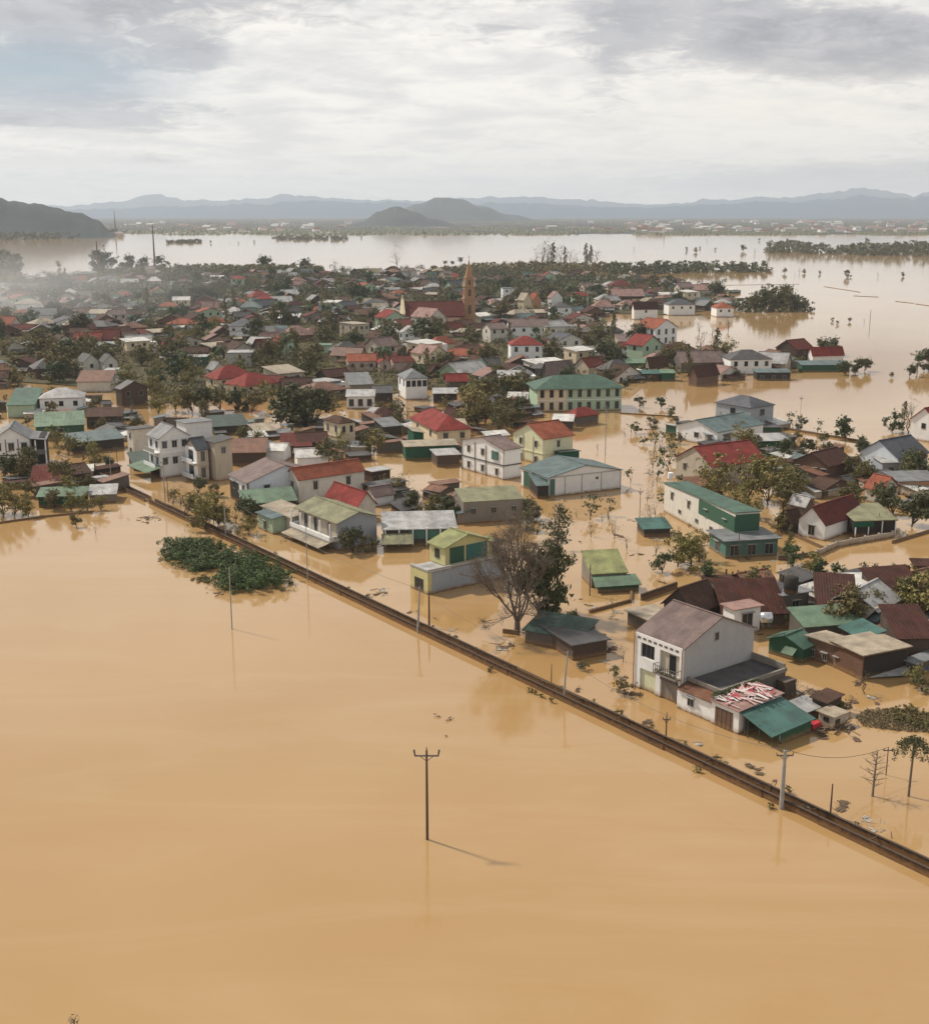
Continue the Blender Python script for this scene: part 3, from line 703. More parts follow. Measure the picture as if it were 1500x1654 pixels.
# ------------------------------------------------------------------ utility poles
def pole(x, yb, yt, label, r=.13, mat=None, arm=0, lean=0, group=None, ins=True, armrot=None, yaw=None):
    p = P(x, yb); h = height_to(p, yt)
    e = thing('utility_pole', label, 'utility pole', p, 0 if yaw is None else yaw, group); q = MB()
    q.tube([(0, 0, -1.5), (lean * h * .5, 0, h * .5), (lean * h, 0, h)], [r, r * .85, r * .65], 8); q.build('pole', mat or M_conc, e)
    if arm:
        q = MB(); q.box(lean * h - arm, lean * h + arm, -.06, .06, h - .52, h - .42)
        q.build('crossarm', M_trim, e)
        q = MB(); q.tube([(lean * h - arm * .6, .07, h - .5), (lean * h, .1, h - 1.0)], .03, 4); q.build('brace', M_trim, e)
        q = MB(); q.tube([(lean * h + arm * .6, .07, h - .5), (lean * h, .1, h - 1.0)], .03, 4); q.build('brace', M_trim, e)
        for s in (-1, 1):
            q = MB(); q.tube([(lean * h + s * arm * .96, 0, h - .42), (lean * h + s * arm * 1.04, 0, h + (.05 if arm > .9 else -.2))], [.07, .09] if arm > .9 else [.05, .04], 6); q.build('insulator', M_trim, e)
        q = MB(); q.tube([(lean * h, 0, h), (lean * h, 0, h + .3)], [.05, .03], 6); q.build('insulator', M_trim, e)
    elif ins:
        q = MB(); q.box(lean * h - .45, lean * h + .45, -.05, .05, h - .35, h - .27); q.build('crossarm', M_trim, e)
        for s in (-1, 1):
            q = MB(); q.tube([(lean * h + s * .38, 0, h - .27), (lean * h + s * .38, 0, h - .1)], [.05, .04], 5); q.build('insulator', M_trim, e)
    return e
M_polebr = plain('pole_brown', (.11, .06, .035), .85, .3)
pole(690, 1356, 1212, 'tall brown pole with crossarm standing alone in open water at lower centre', .125, M_polebr, .98)
pole(375, 1016, 916, 'thin pole standing in front of the dark green bushes', .085, M_conc, 0, ins=False)
pole(497, 940, 845, 'thin pale pole against near side of canal beside the bushes', .07, M_conc, 0, ins=False)
pole(674, 1022, 948, 'leaning pale pole at the canal by the yellow annex', .15, M_conc, 0, .06)
pole(693, 1012, 955, 'brown pole just right of the leaning pale pole by the canal', .13, M_polebr, 0, ins=False)
pole(909, 1132, 1052, 'leaning pale pole with lamp at canal below the dark sheds', .11, M_conc, 0, .07)
pole(890, 1105, 1072, 'short brown stake in water left of the leaning lamp pole', .06, M_wood, 0, ins=False)
pole(1261, 1306, 1212, 'thick pale concrete pole on near side of canal at lower right', .22, M_conc, .7)
pole(1340, 1318, 1266, 'short dark post behind the canal at lower right', .09, M_wood, 0, ins=False)
pole(1075, 1190, 1155, 'short dark post in water below the white shop wall', .08, M_wood, .35)
pole(365, 868, 800, 'pale pole by the canal in front of the white brown roofed house', .10, M_conc, 0)
pole(382, 862, 815, 'dark thin pole beside the canal left of the green lean-to', .06, M_polebr, 0, ins=False)
pole(267, 810, 745, 'pale pole on the road below the white three storey house', .11, M_conc, 0)
pole(272, 808, 772, 'dark pole behind the pale pole below the three storey house', .08, M_polebr, 0, ins=False)
pole(192, 780, 720, 'dark pole at the flooded road by the long green roofs', .08, M_polebr, .5)
pole(180, 775, 728, 'pale pole on the flooded road left of the dark one', .08, M_conc, 0)
pole(145, 752, 705, 'dark pole on the flooded road near the white gabled house', .07, M_polebr, .4)
pole(952, 962, 912, 'brown pole in front of the lime roofed green shed', .09, M_polebr, 0, ins=False)
pole(1135, 925, 878, 'thin pole among the yellow green trees in the right water', .07, M_conc, 0)
pole(1191, 905, 862, 'brown post before the white green topped house', .08, M_polebr, 0, ins=False)
pole(1417, 862, 828, 'brown post before the olive carport roof', .07, M_polebr, 0, ins=False)
pole(977, 735, 655, 'pale pole right of the big green hipped roof building', .09, M_conc, .5)
pole(1032, 850, 790, 'thin dark pole in water right of the white hall', .06, M_polebr, .4)
pole(1290, 700, 640, 'thin pole in the wide water behind the right houses', .06, M_conc, .4)
pole(1404, 523, 500, 'lone thin post far out in the right hand water', .14, M_polebr, 0, ins=False)
for x, yb, yt, t in ((251, 440, 366, 'tall thin mast far away above the village, left half'), (160, 448, 392, 'tall dark mast with trees at its foot, far left shore'), (187, 378, 342, 'distant lattice mast by the left hill'),
                     (1072, 380, 364, 'tiny pale tower on the far shore right of centre')):
    p = P(x, yb); dd = math.hypot(p.y, H); h = (yb - yt) * dd / F
    e = thing('mast', t, 'mast', p); q = MB(); q.tube([(0, 0, -1), (0, 0, h)], [1.0 if yb > 385 else 2.6, .35], 4); q.build('mast_pole', M_polebr if yt != 364 else M_conc, e)
def cable(a, b, sag, label):
    q = MB(); n = 14; a = Vector(a); b = Vector(b)
    q.tube([a.lerp(b, k / n) - Vector((0, 0, sag * 4 * (k / n) * (1 - k / n))) for k in range(n + 1)], .022, 4); o = q.build('power_cable', M_wire); tag(o, label, 'cable')
def topof(x, yb, yt, dx=0, dz=-.1):
    p = P(x, yb); h = height_to(p, yt); return (p.x + dx, p.y, h + dz)
T1 = topof(1261, 1306, 1212, .6); T2 = topof(1430, 1255, 1205)
cable(T1, T2, .8, 'sagging cable from the thick concrete pole towards the bare tree at right')
cable(T1, topof(909, 1132, 1060), 1.6, 'long cable from the thick concrete pole back to the leaning lamp pole')
cable(topof(674, 1022, 950, .3), topof(909, 1132, 1060), 1.2, 'cable between the two leaning pale poles over the canal')
cable(topof(674, 1022, 950, .3), topof(365, 868, 800), 1.2, 'cable from leaning pale pole to the pole at the brown roofed white house')
e = pole(1430, 1252, 1207, 'thin leaning pole with slanted arm behind the bare tree', .06, M_wood, 0, .0, ins=True)

# ------------------------------------------------------------------ near row, hand placed
ROWS = [
 # label, x, y(eave of nearest corner), height, left px, right px, roof, roof height, wall, roof, windows F, windows S, opts
 ('low dark sheds with mossy green grey roof under the bare tree', 848, 1018, 1.6, 843, 935, '2', .8, 'darkcon', 'dgreen', (0, 0), (0, 0), dict(A=-28, sy=5, name='shed', cat='shed', ref='the dark sheds under the bare tree')),
 ('dark brown block shed with grey sheet roof, front one under the bare tree', 925, 1042, 1.9, 868, 980, 'F', .1, 'darkbrick', 'dgrey', (0, 0), (1, 1), dict(A=25, name='shed', cat='shed', wsz=(.7, .5))),
 ('grey blue walled annex with pale flat roof and yellow front by the canal', 692, 926, 3.0, 664, 815, 'F', .1, 'bluegrey', 'lgrey', (0, 0), (0, 0), dict(ref='the yellow and grey annex by the canal', ov=.1)),
 ('two storey house with olive roof, grey side wall and open white balcony by the road', 546, 842, 4.6, 482, 608, 'L', 1.1, 'bluegrey', 'olive', (0, 0), (0, 0), dict(ref='the olive roofed balcony house', ov=.6)),
 ('low pale sheet roofed lean-to left of the olive roofed balcony house', 470, 836, 2.8, 424, 500, '0', .5, 'beige', 'tan', (0, 0), (2, 1), dict(name='shed', cat='shed', wsz=(1.4, 1.5))),
 ('small green grey roofed shed with pale green door, left end of the roadside row', 440, 838, 2.6, 416, 486, '0', .5, 'palegreen', 'blueg', (0, 0), (1, 1), dict(name='shed', cat='shed', wsz=(.8, 1.4))),
 ('bright green lean-to roof between white brown roofed house and orange roofed house', 396, 815, 1.9, 384, 478, '2', 1.4, 'dark', 'pgreen', (0, 0), (0, 0), dict(A=20, sy=4.5, name='shed', cat='shed', ref='the bright green lean-to')),
 ('long narrow house with bright orange red roof and stained grey side wall', 482, 774, 4.6, 462, 588, 'R', 1.7, 'offwhite', 'orange', (2, 1), (1, 1), dict(ref='the long orange roofed house', wsz=(.8, 1.4), ov=.25)),
 ('pale green white house with low brown sheet gable and black corner pipe', 400, 779, 4.4, 371, 520, 'L', 2.3, 'bluewhite', 'mauve', (2, 1), (2, 1), dict(ref='the brown roofed pale house', A=33)),
 ('small house with bright red tiled roof and pale gable behind the olive roof', 578, 815, 3.2, 528, 606, 'L', 1.9, 'offwhite', 'red', (0, 0), (0, 0), dict(ref='the small bright red roof')),
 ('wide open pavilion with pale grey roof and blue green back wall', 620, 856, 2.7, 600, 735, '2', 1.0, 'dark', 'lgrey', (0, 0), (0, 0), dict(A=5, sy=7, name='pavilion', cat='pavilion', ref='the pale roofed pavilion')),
 ('roofless looking brown concrete building with olive sheet on its left half', 748, 812, 3.6, 735, 846, '2', 1.0, 'concrete', 'olive', (3, 1), (0, 0), dict(A=14, sy=6, wsz=(.8, .9), ov=.05, ref='the raw brown concrete building')),
 ('long white hall with grey green roof and four panelled front bays', 886, 771, 3.7, 842, 1003, 'L', 1.6, 'white', 'blueg', (0, 0), (0, 0), dict(A=27, name='warehouse', cat='hall', ref='the long white hall', ov=.3)),
 ('low dark green grey lean-to on the left side of the white hall', 868, 785, 2.4, 812, 884, '2', .9, 'dark', 'blueg', (0, 0), (0, 0), dict(A=10, sy=6, name='shed', cat='shed')),
 ('white house with dark drain pipes, green shutter and dusty mauve roof', 814, 726, 6.0, 746, 841, 'R', 1.5, 'white', 'mauve', (0, 0), (3, 2), dict(ref='the white house with mauve roof', wsz=(.8, 1.2), band=2)),
 ('pale yellow two storey gabled house with orange tiled roof', 878, 708, 5.6, 829, 925, 'R', 2.4, 'lemon', 'orange', (1, 1), (2, 2), dict(ref='the pale yellow orange roofed house', wsz=(.7, 1.2), band=1)),
 ('green box lean-to attached below the orange roof of the pale yellow house', 905, 733, 2.6, 878, 935, '3', .3, 'green', 'dgreen', (0, 0), (0, 0), dict(A=20, sy=3, name='shed', cat='shed')),
 ('cream house with bright red pyramid roof above dark green awnings', 706, 694, 4.0, 664, 760, 'H', 2.4, 'cream', 'red', (2, 1), (2, 1), dict(ref='the red roofed cream house with green awnings', A=20, ov=.5)),
 ('dark green upper sheet walls left of the cream red roofed house', 668, 700, 4.2, 622, 684, '1', .5, 'green', 'tan', (0, 0), (0, 0), dict(A=15, sy=6, name='shed', cat='shed')),
 ('lower green walled shop with pale awning in front of the red pyramid roof', 655, 722, 2.9, 636, 738, '2', .5, 'green', 'tan', (0, 0), (0, 0), dict(A=12, sy=4, name='shed', cat='shed', near=False)),
 ('dark maroon shed with pale grey flat roof at the edge of the open water', 706, 736, 2.4, 683, 742, '2', .3, 'darkbrick', 'lgrey', (0, 0), (0, 0), dict(A=15, sy=5, name='shed', cat='shed')),
 ('cream villa with dark brown hipped top and balcony, two storeys', 549, 683, 6.0, 523, 573, 'H', 1.0, 'cream', 'brown', (2, 1), (2, 1), dict(ref='the cream villa with brown top', wsz=(.7, 1.4), band=1)),
 ('small dark box shed with pale top beside the open yellow water', 602, 762, 2.6, 588, 630, 'F', .1, 'darkbrick', 'lgrey', (0, 0), (0, 0), dict(name='shed', cat='shed')),
 ('low dark sheds with broken roof behind the orange roofed house', 600, 786, 2.0, 586, 655, 'F', .1, 'darkbrick', 'dgrey', (0, 0), (0, 0), dict(name='shed', cat='shed')),
 ('mauve grey low roof right of the small bright red roof', 605, 800, 2.2, 590, 636, 'R', 1.2, 'bluewhite', 'mauve', (0, 0), (0, 0), dict(name='shed', cat='shed')),
 ('lime green roofed shed with dark green lower awning in open water', 955, 928, 1.9, 925, 1012, '2', 1.9, 'concrete', 'lime', (0, 0), (0, 0), dict(A=10, sy=5, name='shed', cat='shed', ref='the lime roofed green shed', ov=.2)),
 # left side
 ('white three storey house with grey gable roof and balconies beside the road', 257, 707, 8.0, 239, 305, 'L', 2.0, 'white', 'grey', (3, 3), (2, 2), dict(ref='the white three storey house', wsz=(.9, 1.2), near=True, band=1)),
 ('narrow white house front with dark slate roof and side balconies', 318, 725, 6.4, 300, 336, 'R', 1.8, 'beige', 'slate', (1, 2), (1, 2), dict(ref='the narrow slate roofed house', wsz=(.8, 1.9), band=1, near=True)),
 ('tall windowless beige weathered block beside the slate roofed house', 347, 716, 7.4, 330, 374, '0', .6, 'beige', 'dgrey', (1, 1), (0, 0), dict(ref='the weathered beige block', wsz=(.8, 1.1), near=True)),
 ('pale grey white annex with flat dark roof left of the three storey house', 214, 694, 5.4, 205, 248, 'F', .1, 'offwhite', 'dgrey', (0, 0), (1, 2), dict(wsz=(.8, 1.2))),
 ('grey white block with flat roof behind the three storey house', 300, 684, 4.5, 285, 342, 'F', .1, 'bluewhite', 'grey', (0, 0), (0, 0), dict()),
 ('white two storey house with dark trim at the left picture edge', -14, 711, 6.0, -16, 49, 'L', 2.4, 'white', 'grey', (3, 2), (0, 0), dict(ref='the white house at the left edge', wsz=(1.0, 1.4), band=2, A=14, sy=9, near=True)),
 ('dark red tiled roof house on the small island at left', 50, 785, 1.3, 30, 104, '2', 2.2, 'darkbrick', 'darkred', (0, 0), (0, 0), dict(A=12, sy=7, ref='the dark red roof at left')),
 ('teal awning with white edge on the small island at left', 62, 803, 1.9, 54, 136, '2', .7, 'green', 'pgreen', (0, 0), (0, 0), dict(A=8, sy=4, name='awning_shed', cat='shed')),
 ('pale grey sheet roof right of the teal awning at left', 145, 800, 1.5, 128, 186, '2', .7, 'concrete', 'lgrey', (0, 0), (0, 0), dict(A=12, sy=5, name='shed', cat='shed')),
 ('dark brown gabled shed behind the grey sheet roof at left', 120, 765, 2.6, 100, 146, 'R', 1.2, 'darkbrick', 'brown', (0, 0), (0, 0), dict(name='shed', cat='shed')),
 ('rusty brown flat shed behind the dark red roof at left', 66, 756, 2.6, 58, 112, 'F', .1, 'darkbrick', 'brown', (0, 0), (0, 0), dict(name='shed', cat='shed')),
 ('white building with pale hipped roof and three square windows at upper left', 64, 643, 4.6, 58, 133, 'H', 2.0, 'white', 'lgrey', (3, 1), (0, 0), dict(A=12, sy=8, ref='the white hipped building at upper left')),
 ('large mint green sheet roof at the left edge', 12, 655, 3.2, -20, 55, '2', 2.6, 'palegreen', 'green', (0, 0), (0, 0), dict(A=8, sy=12, ref='the mint green roof at left')),
 ('long green roof over dark green wall below the white hipped building', 58, 690, 3.0, 40, 136, '2', 1.8, 'green', 'pgreen', (1, 1), (0, 0), dict(A=18, sy=9, wsz=(1.5, 1.8))),
 ('long narrow grey green roof running along the flooded road at left', 118, 716, 2.4, 100, 200, '2', 1.1, 'dark', 'blueg', (0, 0), (0, 0), dict(A=33, sy=6)),
 ('brown walled roofs behind the long green roofs at left', 140, 674, 2.8, 118, 196, '2', 1.2, 'darkbrick', 'brown', (3, 1), (0, 0), dict(A=10, sy=6)),
 ('dark grey patched roof left of the annex by the flooded road', 168, 698, 2.0, 155, 210, 'L', 1.0, 'darkcon', 'dgrey', (0, 0), (0, 0), dict()),
 ('low green roof below the annex left of the three storey house', 216, 748, 1.6, 205, 246, '2', 1.2, 'dark', 'dgreen', (0, 0), (0, 0), dict(A=25, sy=5, name='shed', cat='shed')),
 ('dark gabled house with grey porch roof behind the green roofs at left', 196, 628, 5.0, 187, 238, 'L', 1.8, 'darkbrick', 'dgrey', (2, 1), (0, 0), dict(ref='the dark gabled house at left')),
 ('low rust brown tiled roof behind the white three storey cluster', 372, 732, 2.6, 355, 428, '2', 1.6, 'darkbrick', 'rust', (0, 0), (0, 0), dict(A=6, sy=7)),
 ('dark red roof left of the cream villa', 456, 722, 2.4, 436, 502, '2', 1.6, 'darkbrick', 'darkred', (0, 0), (0, 0), dict(A=10, sy=7, ref='the dark red roof near the cream villa')),
 ('maroon roof with white ridge between dark red roof and cream villa', 482, 714, 3.0, 480, 530, 'R', 1.4, 'darkbrick', 'maroon', (0, 0), (0, 0), dict(A=14, sy=7)),
 ('white curved roof patch behind the brown roofed pale house', 480, 738, 2.6, 462, 530, 'R', 1.2, 'white', 'white', (0, 0), (0, 0), dict(A=14, sy=5, name='shed', cat='shed')),
 ('bright white low roof between the rust and dark red roofs', 428, 726, 2.6, 422, 458, 'R', 1.0, 'white', 'white', (0, 0), (0, 0), dict(A=-10, sy=5, name='shed', cat='shed')),
 ('dark green grey roof behind the three storey house beside the inner pond', 345, 690, 2.0, 330, 400, '2', 1.5, 'dark', 'dgreen', (0, 0), (0, 0), dict(A=22, sy=7)),
 ('tan patched roof right of the dark green grey roof by the inner pond', 415, 698, 1.8, 400, 445, '2', 1.0, 'darkcon', 'tan', (0, 0), (0, 0), dict(A=30, sy=5, name='shed', cat='shed')),
 # right side
 ('long white house with green sheet upper storey and green roof', 1187, 838, 5.0, 1073, 1226, '3', .9, 'offwhite', 'green', (0, 0), (4, 1), dict(A=15, ref='the long white green topped house', wsz=(.9, 1.2), ov=.2, near=True)),
 ('low annex with grey slab roof and teal walls before the white green topped house', 1172, 874, 2.7, 1146, 1256, 'F', .1, 'teal', 'grey', (3, 1), (1, 1), dict(A=12, sy=6, name='house_annex', cat='annex', ov=.5, wsz=(1.3, 1.5))),
 ('teal awning hut left of the white green topped house', 1040, 855, 1.3, 1032, 1082, '2', .7, 'dark', 'teal', (0, 0), (0, 0), dict(A=8, sy=4, name='shed', cat='shed')),
 ('white gabled house with dark red roof beside the olive carport', 1332, 845, 2.9, 1290, 1350, 'R', 2.3, 'white', 'darkred', (0, 0), (1, 1), dict(A=44, sx=12, ref='the white house with dark red roof', wsz=(1.0, 1.5), near=True)),
 ('olive sheet carport roof over dark interior before the dark red roof', 1380, 842, 2.6, 1342, 1446, '2', 1.1, 'dark', 'olive', (0, 0), (0, 0), dict(A=8, sy=6.5, name='carport', cat='carport', ov=.3, ref='the olive carport')),
 ('white gabled house with dark slate roof near the right edge', 1450, 739, 3.6, 1388, 1498, 'R', 2.8, 'bluewhite', 'slate', (0, 0), (1, 1), dict(ref='the slate roofed white house at right', wsz=(1.0, 1.3))),
 ('small blue doored annex below the slate roofed white house', 1425, 748, 2.6, 1400, 1452, '2', .5, 'bluegrey', 'lgrey', (1, 1), (0, 0), dict(A=8, sy=4, name='house_annex', cat='annex')),
 ('white house with bright red roof cut by the right picture edge', 1512, 680, 5.0, 1472, 1540, 'R', 2.6, 'white', 'red', (0, 0), (1, 1), dict(ref='the white house at the right edge')),
 ('house with large bright red roof and bare beige gable behind trees', 1150, 752, 4.4, 1092, 1236, 'R', 2.8, 'beige', 'red', (1, 1), (2, 1), dict(ref='the large bright red roof', A=30, wsz=(.8, 1.2))),
 ('rusty brown low roof before the beige gable of the large red roof', 1120, 786, 1.6, 1080, 1150, '2', .6, 'darkcon', 'rust', (0, 0), (0, 0), dict(A=10, sy=5, name='shed', cat='shed')),
 ('brick house with dark maroon tiled roof in the trees at right', 1337, 752, 3.4, 1282, 1376, 'R', 2.0, 'brick', 'maroon', (0, 0), (4, 1), dict(ref='the maroon roofed brick house', A=42, wsz=(.8, 1.2))),
 ('dark brown sheds with white sheets below the brick house', 1330, 790, 1.8, 1300, 1376, 'L', 1.2, 'darkbrick', 'brown', (0, 0), (0, 0), dict(name='shed', cat='shed')),
 ('small orange tiled house in the trees near the right edge', 1422, 790, 2.8, 1397, 1450, 'L', 1.9, 'offwhite', 'orange', (1, 1), (0, 0), dict(ref='the small orange tiled house')),
 ('brown shed with rusty gable left of the white dark red roofed house', 1275, 842, 2.2, 1255, 1294, 'R', 1.6, 'dark', 'brown', (0, 0), (0, 0), dict(name='shed', cat='shed')),
 ('light grey roof behind the white dark red roofed house', 1300, 815, 2.4, 1276, 1312, 'L', 1.2, 'darkcon', 'lgrey', (0, 0), (0, 0), dict(name='shed', cat='shed')),
 ('grey house with dark blue grey hipped roof standing in wide water', 1212, 658, 5.6, 1156, 1249, 'H', 1.9, 'bluegrey', 'slate', (1, 1), (1, 1), dict(ref='the slate hipped house in wide water', wsz=(1.6, 1.5))),
 ('white gabled hall with grey green roof beside the slate hipped house', 1158, 697, 3.4, 1092, 1232, 'R', 1.9, 'white', 'blueg', (2, 1), (1, 1), dict(A=40, ref='the white gabled hall in wide water', wsz=(1.1, 1.0))),
 ('small dark green shed at the left end of the white gabled hall', 1090, 688, 2.2, 1075, 1094, 'F', .1, 'green', 'lgrey', (0, 0), (0, 0), dict(name='shed', cat='shed')),
 ('pale flat roof with green walls before the slate hipped house', 1222, 713, 2.2, 1204, 1274, '2', .5, 'green', 'lgrey', (0, 0), (0, 0), dict(A=8, sy=6, name='shed', cat='shed')),
 ('dark walled yard building in front of the white gabled hall', 1142, 703, 2.4, 1132, 1180, '2', .4, 'concrete', 'grey', (2, 1), (0, 0), dict(A=8, sy=5)),
 ('grey open shed with orange walls near the right edge behind trees', 1452, 778, 2.4, 1448, 1520, '2', .5, 'orange', 'grey', (0, 0), (0, 0), dict(A=8, sy=6, name='shed', cat='shed')),
 ('maroon plank roof fragment at right edge above open water', 1478, 914, .8, 1470, 1510, '2', .4, 'dark', 'maroon', (0, 0), (0, 0), dict(A=-4, sy=2, name='shed', cat='shed')),
 # bottom right cluster
 ('low grey shed with patchy flat roof left of the mauve roofed house', 1050, 1003, 1.8, 986, 1062, 'F', .1, 'darkcon', 'tan', (0, 0), (0, 0), dict(A=30, sy=4.5, sx=4, name='shed', cat='shed')),
 ('dark brown tiled gable house behind the mauve roof', 1120, 985, 2.6, 1072, 1162, 'R', 2.3, 'dark', 'brown', (0, 0), (0, 0), dict(ref='the dark brown gable behind the mauve roof', A=42)),
 ('long maroon tiled roof behind the water tank', 1170, 992, 2.0, 1150, 1268, '2', 2.6, 'darkbrick', 'maroon', (0, 0), (0, 0), dict(A=2, sy=6, ref='the long maroon roof')),
 ('white box room with dull pink sheet roof beside the mauve roofed house', 1186, 985, 3.4, 1168, 1228, 'F', .1, 'white', 'pinkish', (1, 1), (0, 0), dict(A=25, wsz=(1.5, 1.6))),
 ('dark stone house with flat slab roof under the black water tank', 1264, 962, 3.4, 1248, 1306, 'F', .1, 'darkcon', 'grey', (1, 1), (0, 0), dict(A=25, ref='the slab roofed house with black tank')),
 ('maroon tiled house left of the white flat roofs at right', 1320, 978, 2.6, 1306, 1380, '2', 2.4, 'darkbrick', 'maroon', (0, 0), (0, 0), dict(A=-12, sy=6, ref='the maroon roof by the white flat roofs')),
 ('broad white flat sheet roof behind the grey gabled house at right', 1362, 946, 3.4, 1352, 1446, 'F', .1, 'darkcon', 'white', (0, 0), (0, 0), dict(A=4, sy=5)),
 ('dark gabled house with light grey roof sheets at right', 1416, 985, 3.0, 1338, 1452, 'R', 1.8, 'dark', 'lgrey', (0, 0), (0, 0), dict(ref='the grey sheeted gable at right', A=48)),
 ('tan weathered low roof before the grey sheeted gable', 1388, 1004, 2.2, 1338, 1412, '0', 1.0, 'dark', 'tan', (0, 0), (0, 0), dict(A=44)),
 ('long maroon roof running off behind the tall tree at right edge', 1432, 965, 2.8, 1415, 1500, '2', 2.0, 'darkbrick', 'maroon', (0, 0), (0, 0), dict(A=14, sy=6)),
 ('pale green sheet roof strip behind the green roofed shed', 1300, 1013, 2.2, 1284, 1392, '2', 1.0, 'darkcon', 'pgreen', (0, 0), (0, 0), dict(A=12, sy=4)),
 ('green roofed shed with small drooping pale flap facing the yellow water', 1296, 1045, 2.0, 1242, 1318, 'R', .9, 'green', 'green', (0, 0), (0, 0), dict(ref='the green roofed shed by yellow water', A=42)),
 ('brown brick shed with one white window between green roof and big barn', 1362, 1050, 2.4, 1304, 1392, '1', .3, 'brick', 'tan', (0, 0), (3, 1), dict(ref='the brown shed with white window', wsz=(.5, .8))),
 ('brown brick barn with pale flat roof and black open front', 1394, 1058, 3.0, 1342, 1466, 'F', .1, 'brick', 'tan', (0, 0), (0, 0), dict(name='barn', cat='barn', A=25, ref='the brown barn with black front')),
 ('teal sheet roof between pale green strip and brown barn', 1392, 1032, 2.6, 1374, 1424, '0', .7, 'darkbrick', 'teal', (0, 0), (0, 0), dict(A=18, sy=4)),
 ('steep maroon roof right of the teal sheet at the right edge', 1452, 1032, 2.8, 1418, 1510, '2', 2.0, 'darkbrick', 'maroon', (0, 0), (0, 0), dict(A=2, sy=6)),
 ('low hut with pale pink sheet roof cut by the right edge', 1490, 1022, 2.2, 1474, 1530, 'L', .7, 'dark', 'pinkish', (0, 0), (0, 0), dict(name='hut', cat='hut')),
 ('grey flat shed at right edge beyond the barn front', 1478, 1072, 1.4, 1462, 1530, 'F', .1, 'darkcon', 'grey', (0, 0), (0, 0), dict(name='shed', cat='shed')),
]
HB_ = {}
for r in ROWS:
    e, a, b = house(*r[:12], **r[12]); HB_[r[0]] = (e, a, b)
def hb(s):
    for k in HB_:
        if k.startswith(s): return HB_[k]
    raise KeyError(s)
def stacked(parent_label, label, u0, v0, w_, d_, z, h_, kind, rh, wall, roof, name='upper_storey'):
    e, a, b = hb(parent_label)
    q = MB()
    def sh(mb): mb.v = [(x + u0, y + v0, zz + (z + 1.2 if zz < -1 else 0)) for x, y, zz in mb.v]; return mb
    q = MB(); wall_mesh(q, kind, w_, d_, z + h_, rh); o = sh(q).build(name, W_(wall), e)
    q = MB(); slope_slabs(q, kind, w_, d_, z + h_, rh, .35, .1); sh(q).build('roof', R_(roof, 'Y' if kind in 'L01' else 'X'), o)
    return o
# yellow annex: front and upper room
e, a, b = hb('grey blue walled annex')
q = MB(); q.box(-.14, -.003, -.02, b, -1, 3.1); q.box(0, .5, -.05, -.003, -1, 3.05); q.build('front_wall', W_('yellow'), e)
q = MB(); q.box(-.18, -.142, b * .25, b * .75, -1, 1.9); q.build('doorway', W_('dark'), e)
q = MB(); q.box(-.2, a + .1, -.12, .1, 3.2, 3.5); q.box(-.2, .05, .1, b + .1, 3.2, 3.45); q.build('parapet', W_('lgrey' if 'lgrey' in WALL else 'grey'), e)
o = stacked('grey blue walled annex', '', 3.4, .9, 7.6, max(3.6, b - 1.6), 3.2, 2.7, 'L', 1.3, 'yellow', 'lime')
q = MB(); q.box(4.2, 6.6, .8, .898, 3.4, 5.6); q.build('green_shutter', W_('green'), e)
q = MB(); q.box(11.05, a - .3, 1.0, b - .3, 3.2, 5.2); rr_ = q.build('rear_room', W_('yellow'), e); q = MB(); q.box(11.06, a, .7, b, 5.2, 5.32); q.build('roof', R_('lime', 'X'), rr_)
q = MB(); q.box(7.0, 10.6, .8, .898, 3.4, 5.6); q.build('green_shutter', W_('teal'), e)
q = MB(); q.box(3.3, 3.398, 2.2, 3.2, 4.0, 5.3); q.build('window', M_glass, e)
# olive roofed house: balcony on the road side
e, a, b = hb('two storey house with olive roof')
q = MB(); q.box(-1.6, 0, 0, b, 1.5, 1.7); q.build('balcony_slab', W_('white'), e)
q = MB(); q.box(-1.65, -1.5, 0, b, 1.7, 2.3); q.box(-1.5, 0, -.05, .08, 1.7, 2.3); q.box(-1.5, 0, b - .08, b + .05, 1.7, 2.3); q.build('balcony_parapet', W_('white'), e)
q = MB(); q.box(-.08, -.004, .3, b - .3, 1.75, 4.4); q.build('recessed_wall', W_('beige'), e)
for k in range(5):
    q = MB(); v = .1 + k * (b - .2) / 4; q.box(-1.5, -1.3, v - .1, v + .1, 2.3 if k else 1.7, 4.35); q.build('column', W_('white'), e)
for v in (b * .2, b * .55, b * .8):
    q = MB(); q.box(-.12, -.081, v - .45, v + .45, 1.8, 3.9); q.build('door', M_glass, e)
q = MB(); q.slab([(-3.4, .2, .9), (-1.2, .2, 1.45), (-1.2, b - .2, 1.45), (-3.4, b - .2, .9)], .08); q.build('awning', R_('tan', 'Y'), e)
# pavilion posts and tables under the roof
e, a, b = hb('wide open pavilion')
for k in range(6):
    q = MB(); u = .2 + k * (a - .4) / 5; q.box(u - .09, u + .09, -.4, -.22, -1, 3.0); q.build('post', W_('white'), e)
q = MB(); q.box(a * .35, a - .1, -.05, -.003, 1.2, 2.6); q.build('green_board', W_('teal'), e)
q = MB(); q.slab([(-.4, -3.0, 1.2), (a * .4, -3.0, 1.2), (a * .4, -.45, 2.2), (-.4, -.45, 2.2)], .08); q.build('front_awning', R_('olive', 'X'), e)
